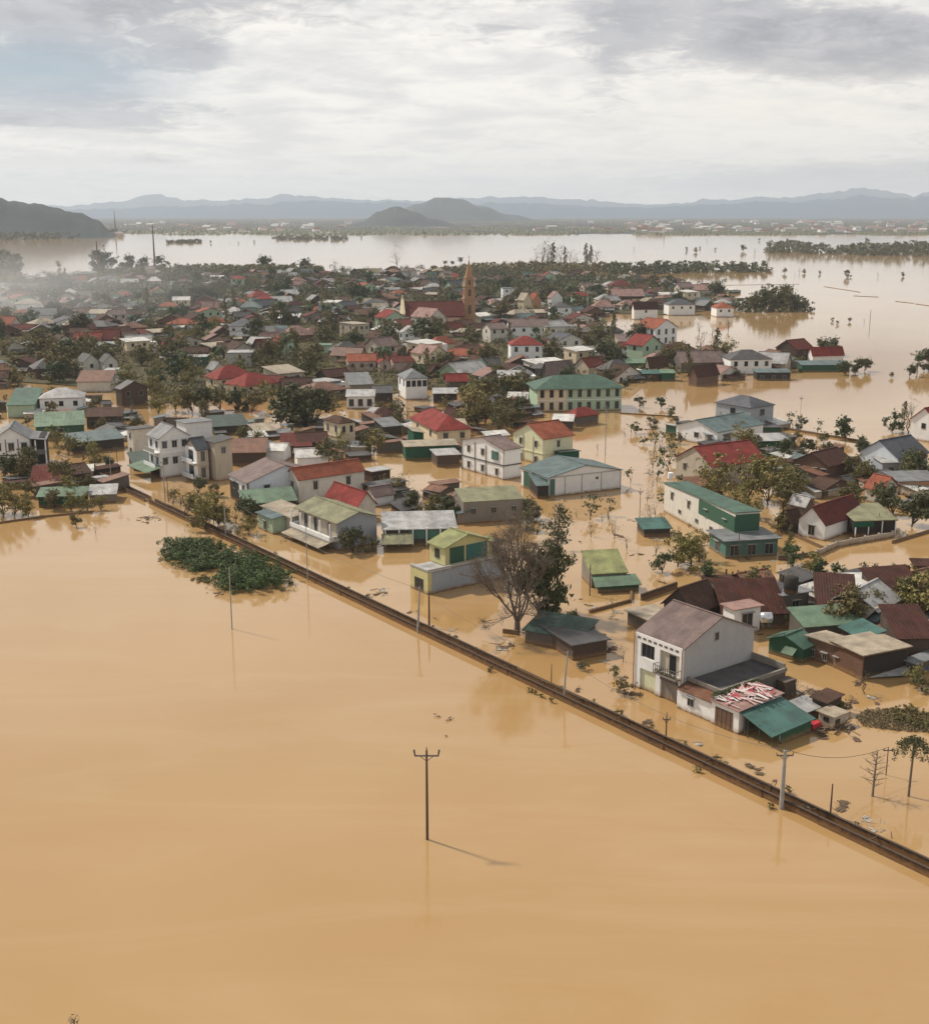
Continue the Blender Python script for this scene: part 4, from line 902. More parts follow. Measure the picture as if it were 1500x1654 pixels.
# white hall panels
e, a, b = hb('long white hall')
q = MB()
for u in (.12, .22 * a, .45 * a, .72 * a, a - .1): q.box(u - .09, u + .09, -.07, -.003, -1, 3.6)
q.box(0, a, -.09, -.071, 3.5, 3.68); q.box(0, a, -.08, -.003, -.2, .18); q.build('wall_trim', W_('grey'), e)
q = MB(); q.box(-.12, -.003, .3, b * .9, -1, 3.2); q.build('side_panel', W_('green'), e)
q = MB(); q.box(.3, 1.3, -.05, -.003, -1, 3.3); q.build('dark_door', W_('teal'), e)
window(e, 'F', a, b, a * .66, 2.6, .45, .35)
# white mauve house details
e, a, b = hb('white house with dark drain pipes')
for v in (.05, b * .42, b * .68, b - .05):
    q = MB(); q.tube([(-.1, v, -1), (-.1, v, 6.1)], .07, 5); q.build('drain_pipe', M_trim, e)
q = MB(); q.box(-.25, -.06, b * .13, b * .27, 3.6, 5.3); q.build('green_shutter', W_('teal'), e)
e, a, b = hb('pale yellow two storey')
for v in (.05, b * .33, b * .66):
    q = MB(); q.tube([(-.1, v, -1), (-.1, v, 5.6)], .06, 5); q.build('drain_pipe', W_('grey'), e)
# green storey of the long white house
e, a, b = hb('long white house with green')
q = MB(); q.box(-.07, -.003, 0, b * .48, 2.9, 5.3); q.box(0, a, -.07, -.003, 2.9, 5.6); q.build('green_cladding', W_('green'), e)
for v in (b * .1, b * .3, b * .5, b * .75): window(e, 'S', a, b, v, 1.5, 1.0, .6)
for s, txt in ((-1, 0),):
    q = MB(); q.tube([(.7, b - .6, 5.9), (.7, b - .6, 6.9)], .45, 10); q.build('water_tank', W_('white'), e)
# three storey house: porch and balconies
e, a, b = hb('white three storey')
for z in (1.9, 4.9):
    q = MB(); q.box(-1.2, 0, .0, b, z, z + .18); o = q.build('balcony_slab', W_('white'), e)
    q = MB(); q.box(-1.2, -1.1, 0, b, z + .18, z + .95); q.build('balcony_railing', M_frame if z > 3 else W_('white'), o)
q = MB(); q.slab([(-3.5, -1, 1.7), (-.05, -1, 2.4), (-.05, b + 3, 2.4), (-3.5, b + 3, 1.7)], .08); q.build('awning', R_('pgreen', 'Y'), e)
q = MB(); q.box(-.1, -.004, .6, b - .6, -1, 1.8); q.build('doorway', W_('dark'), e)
e, a, b = hb('narrow white house front')
q = MB(); q.box(-.12, -.003, 0, b, -1, 6.4); q.build('front_wall', W_('white'), e)
for z in (.6, 3.5):
    q = MB(); q.box(-1.1, -.13, .0, b, z, z + .15); o = q.build('balcony_slab', W_('white'), e)
    q = MB(); q.box(-1.1, -1.03, 0, b, z + .15, z + .9); q.box(-1.03, -.13, b - .07, b, z + .15, z + .9); q.build('balcony_railing', W_('bluewhite'), o)
    q = MB(); q.box(-.16, -.121, b * .3, b * .7, z + .2, z + 2.3); q.build('balcony_door', M_glass, e)
# left-edge white house porch
e, a, b = hb('white two storey house with dark trim')
q = MB()
for v in (.05, a * .36, a * .68, a - .05): q.box(v - .08, v + .08, -.09, -.003, -.5, 6.0)
q.build('wall_trim', M_trim, e)
q = MB(); q.box(a + .01, a + 2.6, 1.2, 8.5, -1, 5.9); q.build('porch', W_('dark'), e)  # solid box, coloured dark for the shade in the porch recess
q = MB(); q.slab([(a - .2, -.4, 6.1), (a + 3.1, -.4, 5.7), (a + 3.1, 9, 5.7), (a - .2, 9, 6.1)], .12); q.box(a, a + 2.9, -.1, 1.2, 2.7, 3.6); q.build('porch_roof', R_('grey', 'X'), e)
for u in (a + .9, a + 2.8):
    q = MB(); q.box(u - .13, u + .13, -.1, .15, -1, 5.6); q.build('column', W_('white'), e)
e, a, b = hb('pale green white house')
q = MB(); q.box(-.12, .15, -.12, .15, -.8, 4.2); q.build('corner_pipe', M_trim, e)
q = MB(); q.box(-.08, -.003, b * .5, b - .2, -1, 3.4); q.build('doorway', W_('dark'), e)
# black tank, silver tank
def tank(label, px, py, zb, r, h, mat, lying=False):
    p = P(px, py, zb); e = thing('water_tank', label, 'water tank', (p.x, p.y, zb)); q = MB()
    if lying: q.tube([(-h / 2 - .12, 0, r + .5), (-h / 2, 0, r + .5), (h / 2, 0, r + .5), (h / 2 + .12, 0, r + .5)], [r * .5, r, r, r * .5], 14)
    else: q.tube([(0, 0, .05), (0, 0, .1), (0, 0, h), (0, 0, h + .15), (0, 0, h + .22)], [r * .9, r, r, r * .6, r * .2], 14)
    q.build('tank', mat, e, True); q = MB()
    for sx_ in (-1, 1):
        for sy_ in (-1, 1): q.box(sx_ * r * .6 - .05, sx_ * r * .6 + .05, sy_ * r * .6 - .05, sy_ * r * .6 + .05, -zb * .9 if zb < 3 else -.02, .5 if lying else .05)
    q.build('stand', M_trim, e); return e
M_steel = plain('steel', (.55, .56, .58), .3, .2, .7)
tank('black upright water tank on the flat slab roof', 1276, 957, 3.6, .9, 2.0, W_('dark'))
tank('silver water tank on a stand behind the grey gable wall', 1236, 1012, 3.0, .62, 1.2, M_steel, True)
# barn front and its fallen roof sheet
e, a, b = hb('brown brick barn')
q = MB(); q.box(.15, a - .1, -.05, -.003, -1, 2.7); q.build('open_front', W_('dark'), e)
p = P(1404, 1094, .25)
q = MB(); q.slab([(0, 0, .2), (4.6, .6, .25), (5.0, 2.2, .7), (.6, 1.9, .6)], .05); o = q.build('roof_sheet', R_('lgrey', 'Y')); o.location = (p.x, p.y, .05); tag(o, 'fallen pale roof sheet lying on the water before the black barn front', 'roof sheet')
p = P(1470, 1084, .25); q = MB(); q.slab([(0, 0, .35), (2.0, -.3, .35), (2.4, 1.0, .6), (.4, 1.2, .6)], .05); o = q.build('roof_sheet', R_('grey', 'Y')); o.location = (p.x, p.y, .05); tag(o, 'small grey roof sheet right of the barn at the picture edge', 'roof sheet')
e, a, b = hb('green roofed shed with small drooping')
q = MB(); q.slab([(-1.0, b * .15, 1.0), (.2, b * .15, 1.75), (.2, b * .5, 1.75), (-1.0, b * .5, 1.0)], .06); q.build('flap', R_('pgreen', 'Y'), e)
e, a, b = hb('lime green roofed shed')
q = MB(); q.slab([(-.3, -3.0, 1.0), (a + 1.2, -3.0, 1.1), (a + 1.2, -.1, 1.75), (0, -.1, 1.7)], .08); q.build('lower_awning', R_('pgreen', 'X'), e)
q = MB(); q.box(.2, a + .9, -2.6, -2.5, -1, .9); q.box(a + .8, a + .9, -2.5, -.2, -1, 1.0); q.build('side_panel', W_('green'), e)
e, a, b = hb('olive sheet carport')
for u in (.1, a * .33, a * .66, a - .1):
    q = MB(); q.box(u - .07, u + .07, -.3, -.16, -1, 2.55); q.build('post', W_('white'), e)
q = MB(); q.box(-.3, a * .45, -.36, -.31, 1.7, 2.55); q.build('awning_edge', W_('green'), e)

# ------------------------------------------------------------------ walls and fences standing in the water
def wallrun(pts, h, label, mat, th=.16, name='boundary_wall', posts=0, pm=None):
    pp = [P(*p) for p in pts]; e = thing(name, label, name.replace('_', ' '), pp[0])
    for a_, b_ in zip(pp, pp[1:]):
        d = b_ - a_; L = d.length; an = math.atan2(d.y, d.x)
        q = MB(); q.box(0, L, -th / 2, th / 2, -1, h); o = q.build('wall_run', mat, e); o.location = a_ - pp[0]; o.rotation_euler = (0, 0, an)
        if posts:
            n = max(1, int(L / posts))
            for k in range(n + 1):
                q = MB(); u = L * k / n; q.box(u - .14, u + .14, -.14, .14, -1, h + .22); o2 = q.build('pillar', pm or mat, e); o2.location = a_ - pp[0]; o2.rotation_euler = (0, 0, an)
    return e
wallrun([(838, 905 + 120), (812, 1022), ], .5, 'short dark beam lying in water at the foot of the bare tree', W_('darkbrick'), .3)
wallrun([(952, 990), (1018, 972)], .4, 'thin dark wall top left of the small grey shed', W_('darkbrick'), .3)
wallrun([(1018, 974), (1019, 958)], .4, 'short dark wall return beside the thin wall top', W_('darkbrick'), .3)
wallrun([(1035, 970), (1092, 950)], .9, 'dark red brown wall piece behind the brown gable', W_('darkbrick'), .3)
wallrun([(1320, 898), (1350, 884), (1440, 868)], .9, 'pale panelled fence in front of the olive carport', W_('beige'), .14, 'fence', 3.0)
wallrun([(1440, 878), (1500, 860)], .5, 'brown low wall running right to the picture edge', W_('darkbrick'), .2)
wallrun([(1255, 905), (1320, 898)], .7, 'dark low wall left of the pale panelled fence', W_('darkcon'), .2)
wallrun([(1240, 848), (1330, 888)], .5, 'thin dark wall before the white dark red roofed house', W_('darkbrick'), .15)
wallrun([(0, 846), (70, 836), (150, 828)], .35, 'thin dark wall top crossing the water at left', W_('darkbrick'), .15)
wallrun([(1245, 690), (1400, 716)], .5, 'brown wall line crossing water right of the slate hipped house', W_('darkbrick'), .25)
wallrun([(1000, 668), (1095, 674)], .3, 'thin wall top in water right of the green hipped building', W_('darkbrick'), .2)
for (x0, y0, x1, y1, t) in ((1330, 463, 1388, 472, 'first'), (1378, 478, 1418, 480, 'second'), (1446, 487, 1474, 490, 'third'), (1478, 491, 1520, 497, 'rightmost')):
    wallrun([(x0, y0), (x1, y1)], .2, t + ' far dark dyke line from the left in the right hand water', W_('darkbrick'), .7, 'dyke')
wallrun([(1160, 461), (1290, 459)], .15, 'thin pale dyke line beyond the red roofs of the far right shore', W_('beige'), 1.2, 'dyke')
for k, (x, y) in enumerate(((1182, 934), (1172, 930), (1191, 932))):
    o = pole(x, y, y - 11, ('middle', 'left', 'right')[k] + ' short brown stump of three standing in water behind the brown gable', .18, M_wood, 0, ins=False, group='stumps behind the brown gable'); o.name = 'stump'; o['category'] = 'stump'

# ------------------------------------------------------------------ the middle distance, hand placed
MID = [
 ('long two storey building with green hipped roof and pale green walls', 868, 627, 6.2, 860, 1004, 'H', 2.6, 'palegreen', 'green', (9, 2), (0, 0), dict(A=8, sy=11, ref='the green hipped building', wsz=(1.0, 1.9), ov=.9)),
 ('small bright red roofed house in front of the green hipped building', 930, 672, 2.6, 912, 966, 'H', 1.6, 'darkcon', 'red', (0, 0), (0, 0), dict(ref='the red roof before the green hipped building')),
 ('dark shed with white sloping sheet left of the small red roof', 893, 680, 2.2, 880, 924, '2', .8, 'dark', 'white', (0, 0), (0, 0), dict(A=-8, sy=5, name='shed', cat='shed')),
 ('white two storey villa with grey hipped roof by the inner yellow pond', 655, 611, 6.0, 598, 690, 'H', 2.0, 'white', 'grey', (4, 1), (2, 1), dict(A=16, sy=9, ref='the grey hipped villa by the inner pond', wsz=(1.1, 1.6))),
 ('long grey sheet roof left of the grey hipped villa', 565, 622, 3.6, 552, 602, '2', 2.2, 'concrete', 'grey', (0, 0), (0, 0), dict(A=14, sy=9)),
 ('white walled shed with pale grey roof at the inner pond', 560, 641, 3.2, 544, 604, '2', 1.0, 'white', 'lgrey', (3, 1), (0, 0), dict(A=3, sy=6, wsz=(1.2, 1.8), name='shed', cat='shed')),
 ('dark open building between pale shed and grey hipped villa', 604, 634, 3.0, 600, 634, 'R', 1.4, 'dark', 'dgrey', (0, 0), (0, 0), dict(A=10, sy=7)),
 ('long pink white house with orange red roof above the grey hipped villa', 562, 583, 3.6, 548, 607, 'R', 1.8, 'pink', 'orange', (3, 1), (1, 1), dict(A=10, sy=8, ref='the long orange roof above the inner pond')),
 ('small pink walled house with red roof right of the long orange roof', 612, 585, 3.4, 606, 630, 'L', 1.2, 'pink', 'red', (1, 1), (0, 0), dict(A=12, sy=7)),
 ('dull red roof right of the small pink walled house', 635, 584, 3.2, 628, 668, 'R', 1.4, 'pink', 'darkred', (0, 0), (0, 0), dict(A=12, sy=7)),
 ('cream two storey house with dull pink roof and pale yellow gable', 692, 572, 6.0, 664, 722, 'L', 2.4, 'cream', 'pinkish', (2, 2), (1, 2), dict(ref='the cream gabled house below the church')),
 ('house with orange roof and small porch below the church', 702, 556, 4.2, 688, 737, 'H', 2.4, 'cream', 'orange', (1, 1), (0, 0), dict(ref='the orange roofed porch house')),
 ('dark gabled house right of the orange roofed porch house', 742, 560, 3.6, 734, 758, 'L', 1.8, 'dark', 'brown', (0, 0), (0, 0), dict()),
 ('pale house with rose red roof and twin window gable beside church', 693, 513, 6.5, 664, 720, 'L', 3.6, 'offwhite', 'pinkish', (2, 1), (0, 0), dict(ref='the rose roofed twin window gable')),
 ('low dark red roof left of the rose roofed gable', 645, 526, 4.0, 632, 668, 'R', 2.2, 'white', 'darkred', (0, 0), (0, 0), dict(A=20)),
 ('white small house with pale roof below the dark red roof by the church', 650, 536, 4.5, 645, 678, 'L', 2.2, 'white', 'lgrey', (2, 1), (1, 1), dict(ref='the small white house below the church')),
 ('white roofed shed left of the small white house', 605, 532, 3.4, 600, 634, 'L', 1.6, 'white', 'white', (0, 0), (0, 0), dict()),
 ('pale green gable house over a dark green shed', 610, 547, 4.2, 590, 634, 'L', 2.2, 'palegreen', 'brown', (0, 0), (0, 0), dict(ref='the pale green gable')),
 ('beige two storey house with flat top in the village middle', 572, 524, 7.0, 548, 596, 'F', .3, 'beige', 'tan', (3, 2), (2, 2), dict(ref='the beige flat topped house')),
 ('dull pink pyramid roofs left of the beige flat topped house', 468, 542, 3.0, 450, 508, 'H', 3.4, 'brick', 'pinkish', (0, 0), (0, 0), dict(ref='the dull pink pyramid roof')),
 ('white roof strip high in the village left of centre', 450, 514, 3.2, 446, 482, '2', 1.4, 'dark', 'white', (0, 0), (0, 0), dict(A=0, sy=8)),
 ('small white roof right of the white roof strip', 514, 520, 3.0, 508, 532, '2', 1.4, 'dark', 'lgrey', (0, 0), (0, 0), dict(A=-14, sy=6)),
 ('green white house with open gable and red side roof left of centre', 458, 555, 4.4, 438, 480, 'L', 2.2, 'palegreen', 'red', (1, 1), (0, 0), dict(ref='the pale gable with red side roof')),
 ('dark red roof on brown walls left of the pale gable', 420, 560, 4.6, 408, 442, 'R', 2.4, 'darkbrick', 'darkred', (0, 0), (0, 0), dict()),
 ('mint green flat house among trees left of centre', 508, 558, 3.8, 504, 534, 'F', .1, 'palegreen', 'pgreen', (1, 1), (0, 0), dict(A=5, sy=7, ref='the mint green house')),
 ('grey concrete block with pale flat top left of centre', 368, 570, 5.0, 364, 406, 'F', .3, 'grey', 'lgrey', (1, 1), (0, 0), dict(A=4, sy=8, ref='the grey concrete block')),
 ('small pale gabled house left of the grey concrete block', 345, 596, 3.8, 334, 364, 'L', 2.0, 'offwhite', 'grey', (0, 0), (1, 1), dict()),
 ('white walled house with charcoal hipped roof, left part of village', 370, 527, 3.8, 364, 414, 'H', 2.8, 'white', 'slate', (3, 1), (0, 0), dict(A=6, sy=10, ref='the white charcoal hipped house')),
 ('small house with bright salmon red roof and white gable at left', 268, 566, 4.2, 257, 283, 'L', 2.6, 'white', 'red', (0, 0), (0, 0), dict(ref='the salmon roofed house')),
 ('pale flat topped house with green shade left of the grey block', 294, 577, 3.6, 290, 332, 'F', .1, 'green', 'lgrey', (0, 0), (0, 0), dict(A=3, sy=7)),
 ('pair of black gabled roofs over a white terrace at left', 136, 584, 4.0, 124, 160, 'L', 2.2, 'offwhite', 'black', (1, 1), (0, 0), dict(ref='the twin black gables')),
 ('right hand black gable of the twin terrace at left', 168, 584, 4.0, 160, 190, 'L', 2.2, 'offwhite', 'black', (1, 1), (0, 0), dict()),
 ('white cube rooms below the twin black gables', 170, 598, 4.2, 166, 188, 'F', .1, 'white', 'lgrey', (0, 0), (0, 0), dict(A=5, sy=5)),
 ('long red brown roof above a pale wall behind the white hipped building', 125, 617, 3.0, 95, 178, '2', 2.2, 'offwhite', 'rust', (0, 0), (0, 0), dict(A=5, sy=8, ref='the long red brown roof at left')),
 ('long pale white walled house with grey mauve roof right of the church', 822, 527, 5.4, 818, 886, 'R', 2.6, 'white', 'mauve', (4, 1), (0, 0), dict(A=4, sy=9, ref='the long mauve roofed white house')),
 ('plain grey walled annex right of the long mauve roofed white house', 880, 528, 5.4, 872, 932, 'F', .1, 'offwhite', 'grey', (2, 1), (0, 0), dict(A=4, sy=9)),
 ('white villa with crimson hipped roof and dark balcony', 825, 557, 6.4, 821, 876, 'H', 2.6, 'white', 'red', (3, 2), (0, 0), dict(A=4, sy=9, ref='the crimson hipped white villa', wsz=(1.0, 1.6))),
 ('crimson side roof attached right of the crimson hipped villa', 878, 556, 3.4, 872, 898, '2', 1.4, 'beige', 'darkred', (0, 0), (0, 0), dict(A=4, sy=6)),
 ('small white house with charcoal roof high right of the church', 890, 496, 6.0, 888, 923, 'H', 2.2, 'white', 'dgrey', (2, 1), (0, 0), dict(A=4, sy=10, ref='the white charcoal topped house')),
 ('far white house with flat top right of the steeple', 812, 466, 6.5, 810, 838, 'F', .4, 'white', 'slate', (2, 1), (0, 0), dict(A=4, sy=12, ref='the far white flat house')),
 ('pale yellow gabled house beside an orange roof, far right of steeple', 846, 484, 6.5, 836, 858, 'L', 3.4, 'cream', 'tan', (0, 0), (0, 0), dict(ref='the far pale yellow gable')),
 ('far house with bright orange roof right of the yellow gable', 860, 484, 6, 852, 874, 'L', 3.4, 'orange', 'orange', (0, 0), (0, 0), dict()),
 ('far pink gabled house right of the bright orange one', 890, 480, 6, 884, 908, 'L', 3, 'white', 'pinkish', (0, 0), (0, 0), dict()),
 ('white two storey house with coral roof and six dark windows', 1058, 530, 8.4, 1026, 1093, 'L', 3.0, 'white', 'orange', (3, 2), (3, 2), dict(ref='the coral roofed white house', wsz=(1.1, 1.9))),
 ('low grey brown roof left of the coral roofed white house', 1000, 552, 3.2, 985, 1030, '2', 1.8, 'beige', 'mauve', (1, 1), (0, 0), dict(A=6, sy=8)),
 ('dark red awning roof before the coral roofed white house', 1004, 562, 2.0, 1002, 1038, '2', 1.6, 'darkcon', 'darkred', (0, 0), (0, 0), dict(A=4, sy=6)),
 ('brown red low roof right of the coral roofed white house', 1075, 563, 2.6, 1070, 1122, 'H', 2.0, 'beige', 'brown', (0, 0), (0, 0), dict(A=4, sy=8)),
 ('grey brown hipped roof house left of the small red gable', 886, 604, 3.4, 874, 928, 'R', 3.4, 'darkcon', 'mauve', (0, 0), (0, 0), dict(ref='the big mauve hipped roof')),
 ('small house with red roof and pale left gable behind green hipped building', 950, 592, 3.2, 928, 976, 'R', 2.4, 'beige', 'darkred', (0, 0), (0, 0), dict(ref='the small red gable')),
 ('pale arched roof behind the small red gable', 920, 572, 3.0, 915, 980, 'R', 2.2, 'offwhite', 'lgrey', (0, 0), (0, 0), dict(A=3, sy=10)),
 ('cream gabled house with brown roof above teal awnings', 1048, 590, 4.0, 1042, 1078, 'R', 2.4, 'cream', 'brown', (1, 1), (1, 1), dict(ref='the cream gable above teal awnings')),
 ('teal awning shed at the right shore water edge', 1036, 604, 2.2, 1030, 1064, '2', .6, 'dark', 'teal', (0, 0), (0, 0), dict(A=2, sy=4, name='shed', cat='shed')),
 ('green awning shed right of the teal one at the shore', 1068, 603, 2.4, 1064, 1090, '2', .6, 'green', 'pgreen', (0, 0), (0, 0), dict(A=2, sy=4, name='shed', cat='shed')),
 ('long green awning behind the cream gable', 1012, 587, 2.8, 1008, 1048, '2', .9, 'green', 'pgreen', (0, 0), (0, 0), dict(A=4, sy=5, name='shed', cat='shed')),
 ('brown gabled house with dark front right of the teal awnings', 1125, 606, 3.4, 1112, 1160, 'R', 2.6, 'brick', 'maroon', (0, 0), (0, 0), dict(ref='the brown gabled shore house')),
 ('long grey brown hipped roofs on the right shore', 1100, 585, 3.4, 1088, 1170, 'R', 3.0, 'darkcon', 'mauve', (0, 0), (0, 0), dict(A=8, sy=10)),
 ('white shore house with grey hipped roof and dark windows', 1180, 580, 5.0, 1173, 1246, 'H', 2.4, 'white', 'dgrey', (4, 1), (0, 0), dict(A=6, sy=10, ref='the white shore house', wsz=(1.1, 1.5))),
 ('low awning with white posts before the white shore house', 1222, 602, 2.4, 1218, 1276, '2', .6, 'dark', 'blueg', (3, 1), (0, 0), dict(A=2, sy=4, name='shed', cat='shed')),
 ('dark house with large maroon red roof on the right shore point', 1286, 564, 4.6, 1253, 1313, 'R', 2.8, 'darkbrick', 'darkred', (1, 1), (1, 1), dict(ref='the maroon roof on the shore point')),
 ('house with bright red roof and white gable at the point end', 1312, 573, 3.0, 1304, 1362, 'R', 2.4, 'white', 'red', (0, 0), (0, 0), dict(A=12, ref='the red roof at the point end')),
 ('long low green shed under the red roofs of the point', 1295, 590, 2.2, 1285, 1372, '2', .8, 'green', 'blueg', (0, 0), (0, 0), dict(A=3, sy=5, name='shed', cat='shed')),
 ('white house with charcoal roof on the far right shore', 1080, 492, 5.4, 1077, 1122, 'H', 2.6, 'white', 'slate', (3, 1), (0, 0), dict(A=4, sy=11, ref='the far white charcoal roofed house')),
 ('small white house with orange roof at the far shore end', 1157, 497, 4.6, 1153, 1184, 'H', 2.4, 'white', 'orange', (2, 1), (0, 0), dict(A=4, sy=10, ref='the orange roof at the far shore end')),
 ('maroon roofed house with white gable end on the far shore', 1024, 498, 5.4, 1020, 1062, 'R', 3.0, 'white', 'maroon', (1, 1), (0, 0), dict(ref='the far maroon roof with white gable', A=12)),
 ('long dull red roof behind the far maroon one', 990, 478, 5, 984, 1040, 'R', 3.6, 'darkbrick', 'pinkish', (0, 0), (0, 0), dict(A=6, sy=12)),
 ('long pink roof at the far right shore', 1120, 468, 4, 1112, 1158, 'R', 3, 'beige', 'pinkish', (0, 0), (0, 0), dict(A=3, sy=12)),
 ('dull red roofs beyond the long dull red one', 985, 462, 5, 980, 1024, 'H', 3.6, 'beige', 'darkred', (0, 0), (0, 0), dict(A=3, sy=14)),
 ('low red roof left of the crooked white sheet near centre', 722, 615, 2.8, 718, 755, 'R', 1.8, 'darkcon', 'red', (0, 0), (0, 0), dict(ref='the low red roof near the pond', A=10)),
 ('pale green gabled house with white edge right of the low red roof', 765, 588, 4.0, 752, 786, 'L', 2.4, 'palegreen', 'brown', (2, 1), (0, 0), dict(ref='the pale green white edged gable')),
 ('pale grey roofed shed near centre right of the yellow trees', 806, 612, 2.8, 802, 842, '2', 1.6, 'darkcon', 'lgrey', (0, 0), (0, 0), dict(A=2, sy=7, name='shed', cat='shed')),
 ('white sheet roof low in front of the pale grey shed near centre', 820, 645, 1.8, 816, 850, '2', 1.2, 'dark', 'white', (0, 0), (0, 0), dict(A=-6, sy=5, name='shed', cat='shed')),
 ('long white tilted sheet left of the green hipped building', 864, 601, 3.0, 856, 908, '3', 1.2, 'darkcon', 'white', (0, 0), (0, 0), dict(A=-22, sy=4, name='shed', cat='shed')),
 ('maroon low roof left of the green hipped building', 842, 625, 2.6, 836, 868, 'R', 1.8, 'darkbrick', 'maroon', (0, 0), (0, 0), dict()),
 ('dark roofed shed with pale edge by the yellow pond near centre', 700, 636, 2.6, 698, 738, '2', .8, 'dark', 'lgrey', (0, 0), (0, 0), dict(A=2, sy=5, name='shed', cat='shed')),
 ('dark maroon roof south of the inner pond', 600, 672, 2.2, 596, 648, 'H', 2.0, 'dark', 'maroon', (0, 0), (0, 0), dict(A=6, sy=6)),
 ('pale grey sloping roof below the inner pond', 585, 672, 2.0, 572, 606, '2', 1.4, 'dark', 'lgrey', (0, 0), (0, 0), dict(A=-24, sy=5, name='shed', cat='shed')),
 ('grey sheet roof behind the green awning house', 620, 690, 2.6, 606, 648, '2', 1.2, 'dark', 'grey', (0, 0), (0, 0), dict(A=30, sy=5, name='shed', cat='shed')),
 ('white wall and pale flat roof right of the red pyramid roof', 724, 690, 3.2, 716, 752, '2', .8, 'cream', 'tan', (0, 0), (0, 0), dict(A=4, sy=6)),
 ('small maroon roof right behind the red pyramid roof', 728, 672, 2.4, 716, 742, 'L', 1.8, 'beige', 'maroon', (0, 0), (0, 0), dict()),
 ('cluttered dark roof at the left of the maroon sheds', 770, 655, 2.4, 752, 800, '2', 1.2, 'darkbrick', 'dgrey', (0, 0), (0, 0), dict(A=6, sy=6)),
 ('dark brown roofs behind the yellow trees near centre', 790, 618, 2.6, 770, 806, 'R', 1.6, 'dark', 'brown', (0, 0), (0, 0), dict(A=10, sy=7)),
]
MH = {}
for r in MID: MH[r[0][:36].strip()] = house(*r[:12], **r[12])
e, a, b = MH['long two storey building with green']
q = MB(); q.box(-.02, a * .34, -.018, -.002, -1, 6.1); q.build('front_panel', W_('cream'), e)
q = MB(); q.box(-.05, a + .05, -.16, -.019, 2.9, 3.1); q.build('floor_band', W_('white'), e)
# church: long red nave, pale front, tall orange steeple
def church():
    p = P(655, 528); A = R(8); e = thing('church', 'church with long dark red roof and tall orange steeple rising over the village', 'church', p, A)
    k = reach(p, A, 748)
    q = MB(); wall_mesh(q, 'R', k, 14, 5.2, 5.6); q.build('wall', W_('orange'), e)
    q = MB(); slope_slabs(q, 'R', k, 14, 5.2, 5.6, .8, .2); q.build('roof', R_('darkred', 'X'), e)
    q = MB(); q.slab([(4, -5, 2.6), (k - 2, -5, 2.6), (k - 2, 0, 4.4), (4, 0, 4.4)], .2); q.box(4.3, k - 2.3, -4.7, -.1, -1, 2.5); q.build('aisle', W_('brick'), e)
    f = MB(); f.poly8([(-1.2, -.6, -1), (-1.2, 14.6, -1), (-1.2, 14.6, 6), (-1.2, 7, 12.4), (-1.2, -.6, 6)], [(-.1, -.6, -1), (-.1, 14.6, -1), (-.1, 14.6, 6), (-.1, 7, 12.4), (-.1, -.6, 6)])
    f.box(-1.1, -.2, 6.6, 7.4, 12, 13.6); f.build('front_wall', W_('cream'), e)
    for u in range(7):
        q = MB(); x = 5 + u * (k - 10) / 6; q.box(x - .4, x + .4, -.12, .1, 4.5, 5.0); q.build('window', M_glass, e)
    tp = P(757, 524); c = tp - p; ca, sa = math.cos(-A), math.sin(-A); lx, ly = c.x * ca - c.y * sa, c.x * sa + c.y * ca
    def sq(mb, w0, w1, z0, z1): mb.poly8([(lx - w0, ly - w0, z0), (lx + w0, ly - w0, z0), (lx + w0, ly + w0, z0), (lx - w0, ly + w0, z0)], [(lx - w1, ly - w1, z1), (lx + w1, ly - w1, z1), (lx + w1, ly + w1, z1), (lx - w1, ly + w1, z1)])
    q = MB(); sq(q, 2.7, 2.6, -1, 11.5); sq(q, 2.95, 2.95, 11.5, 12); sq(q, 2.4, 2.3, 12, 17); sq(q, 2.6, 2.6, 17, 17.4); sq(q, 1.9, 1.8, 17.4, 21); sq(q, 2.1, 2.1, 21, 21.3)
    t_ = q.build('steeple', W_('orange'), e)
    q = MB(); sq(q, 1.6, .12, 21.3, 29); q.build('spire', W_('orange'), t_)
    q = MB(); q.box(lx - .08, lx + .08, ly - .08, ly + .08, 29, 31.2); q.box(lx - .55, lx + .55, ly - .07, ly + .07, 30.1, 30.35); q.build('cross', W_('cream'), t_)
    for sx_, sy_ in ((-1, -1), (1, -1), (1, 1), (-1, 1)):
        q = MB(); cx2, cy2 = lx + sx_ * 2.3, ly + sy_ * 2.3; q.poly8([(cx2 - .4, cy2 - .4, 17.4), (cx2 + .4, cy2 - .4, 17.4), (cx2 + .4, cy2 + .4, 17.4), (cx2 - .4, cy2 + .4, 17.4)], [(cx2 - .05, cy2 - .05, 20.5), (cx2 + .05, cy2 - .05, 20.5), (cx2 + .05, cy2 + .05, 20.5), (cx2 - .05, cy2 + .05, 20.5)]); q.build('pinnacle', W_('cream'), t_)
    for z0, z1, w_ in ((5, 9, .7), (13, 16, .7), (18, 20, .5)):
        hw = 2.7 if z0 < 10 else (2.42 if z0 < 17 else 1.92)
        q = MB(); q.box(lx - w_, lx + w_, ly - hw - .08, ly - hw + .1, z0, z1); q.build('belfry_opening', W_('brick'), t_)
        q = MB(); q.box(lx - hw - .08, lx - hw + .1, ly - w_, ly + w_, z0, z1); q.build('belfry_opening', W_('brick'), t_)
    HOUSES.append((p + Vector((15, 8, 0)), 20, 'the church')); HOUSES.append((tp, 5, 'the orange steeple'))
church()

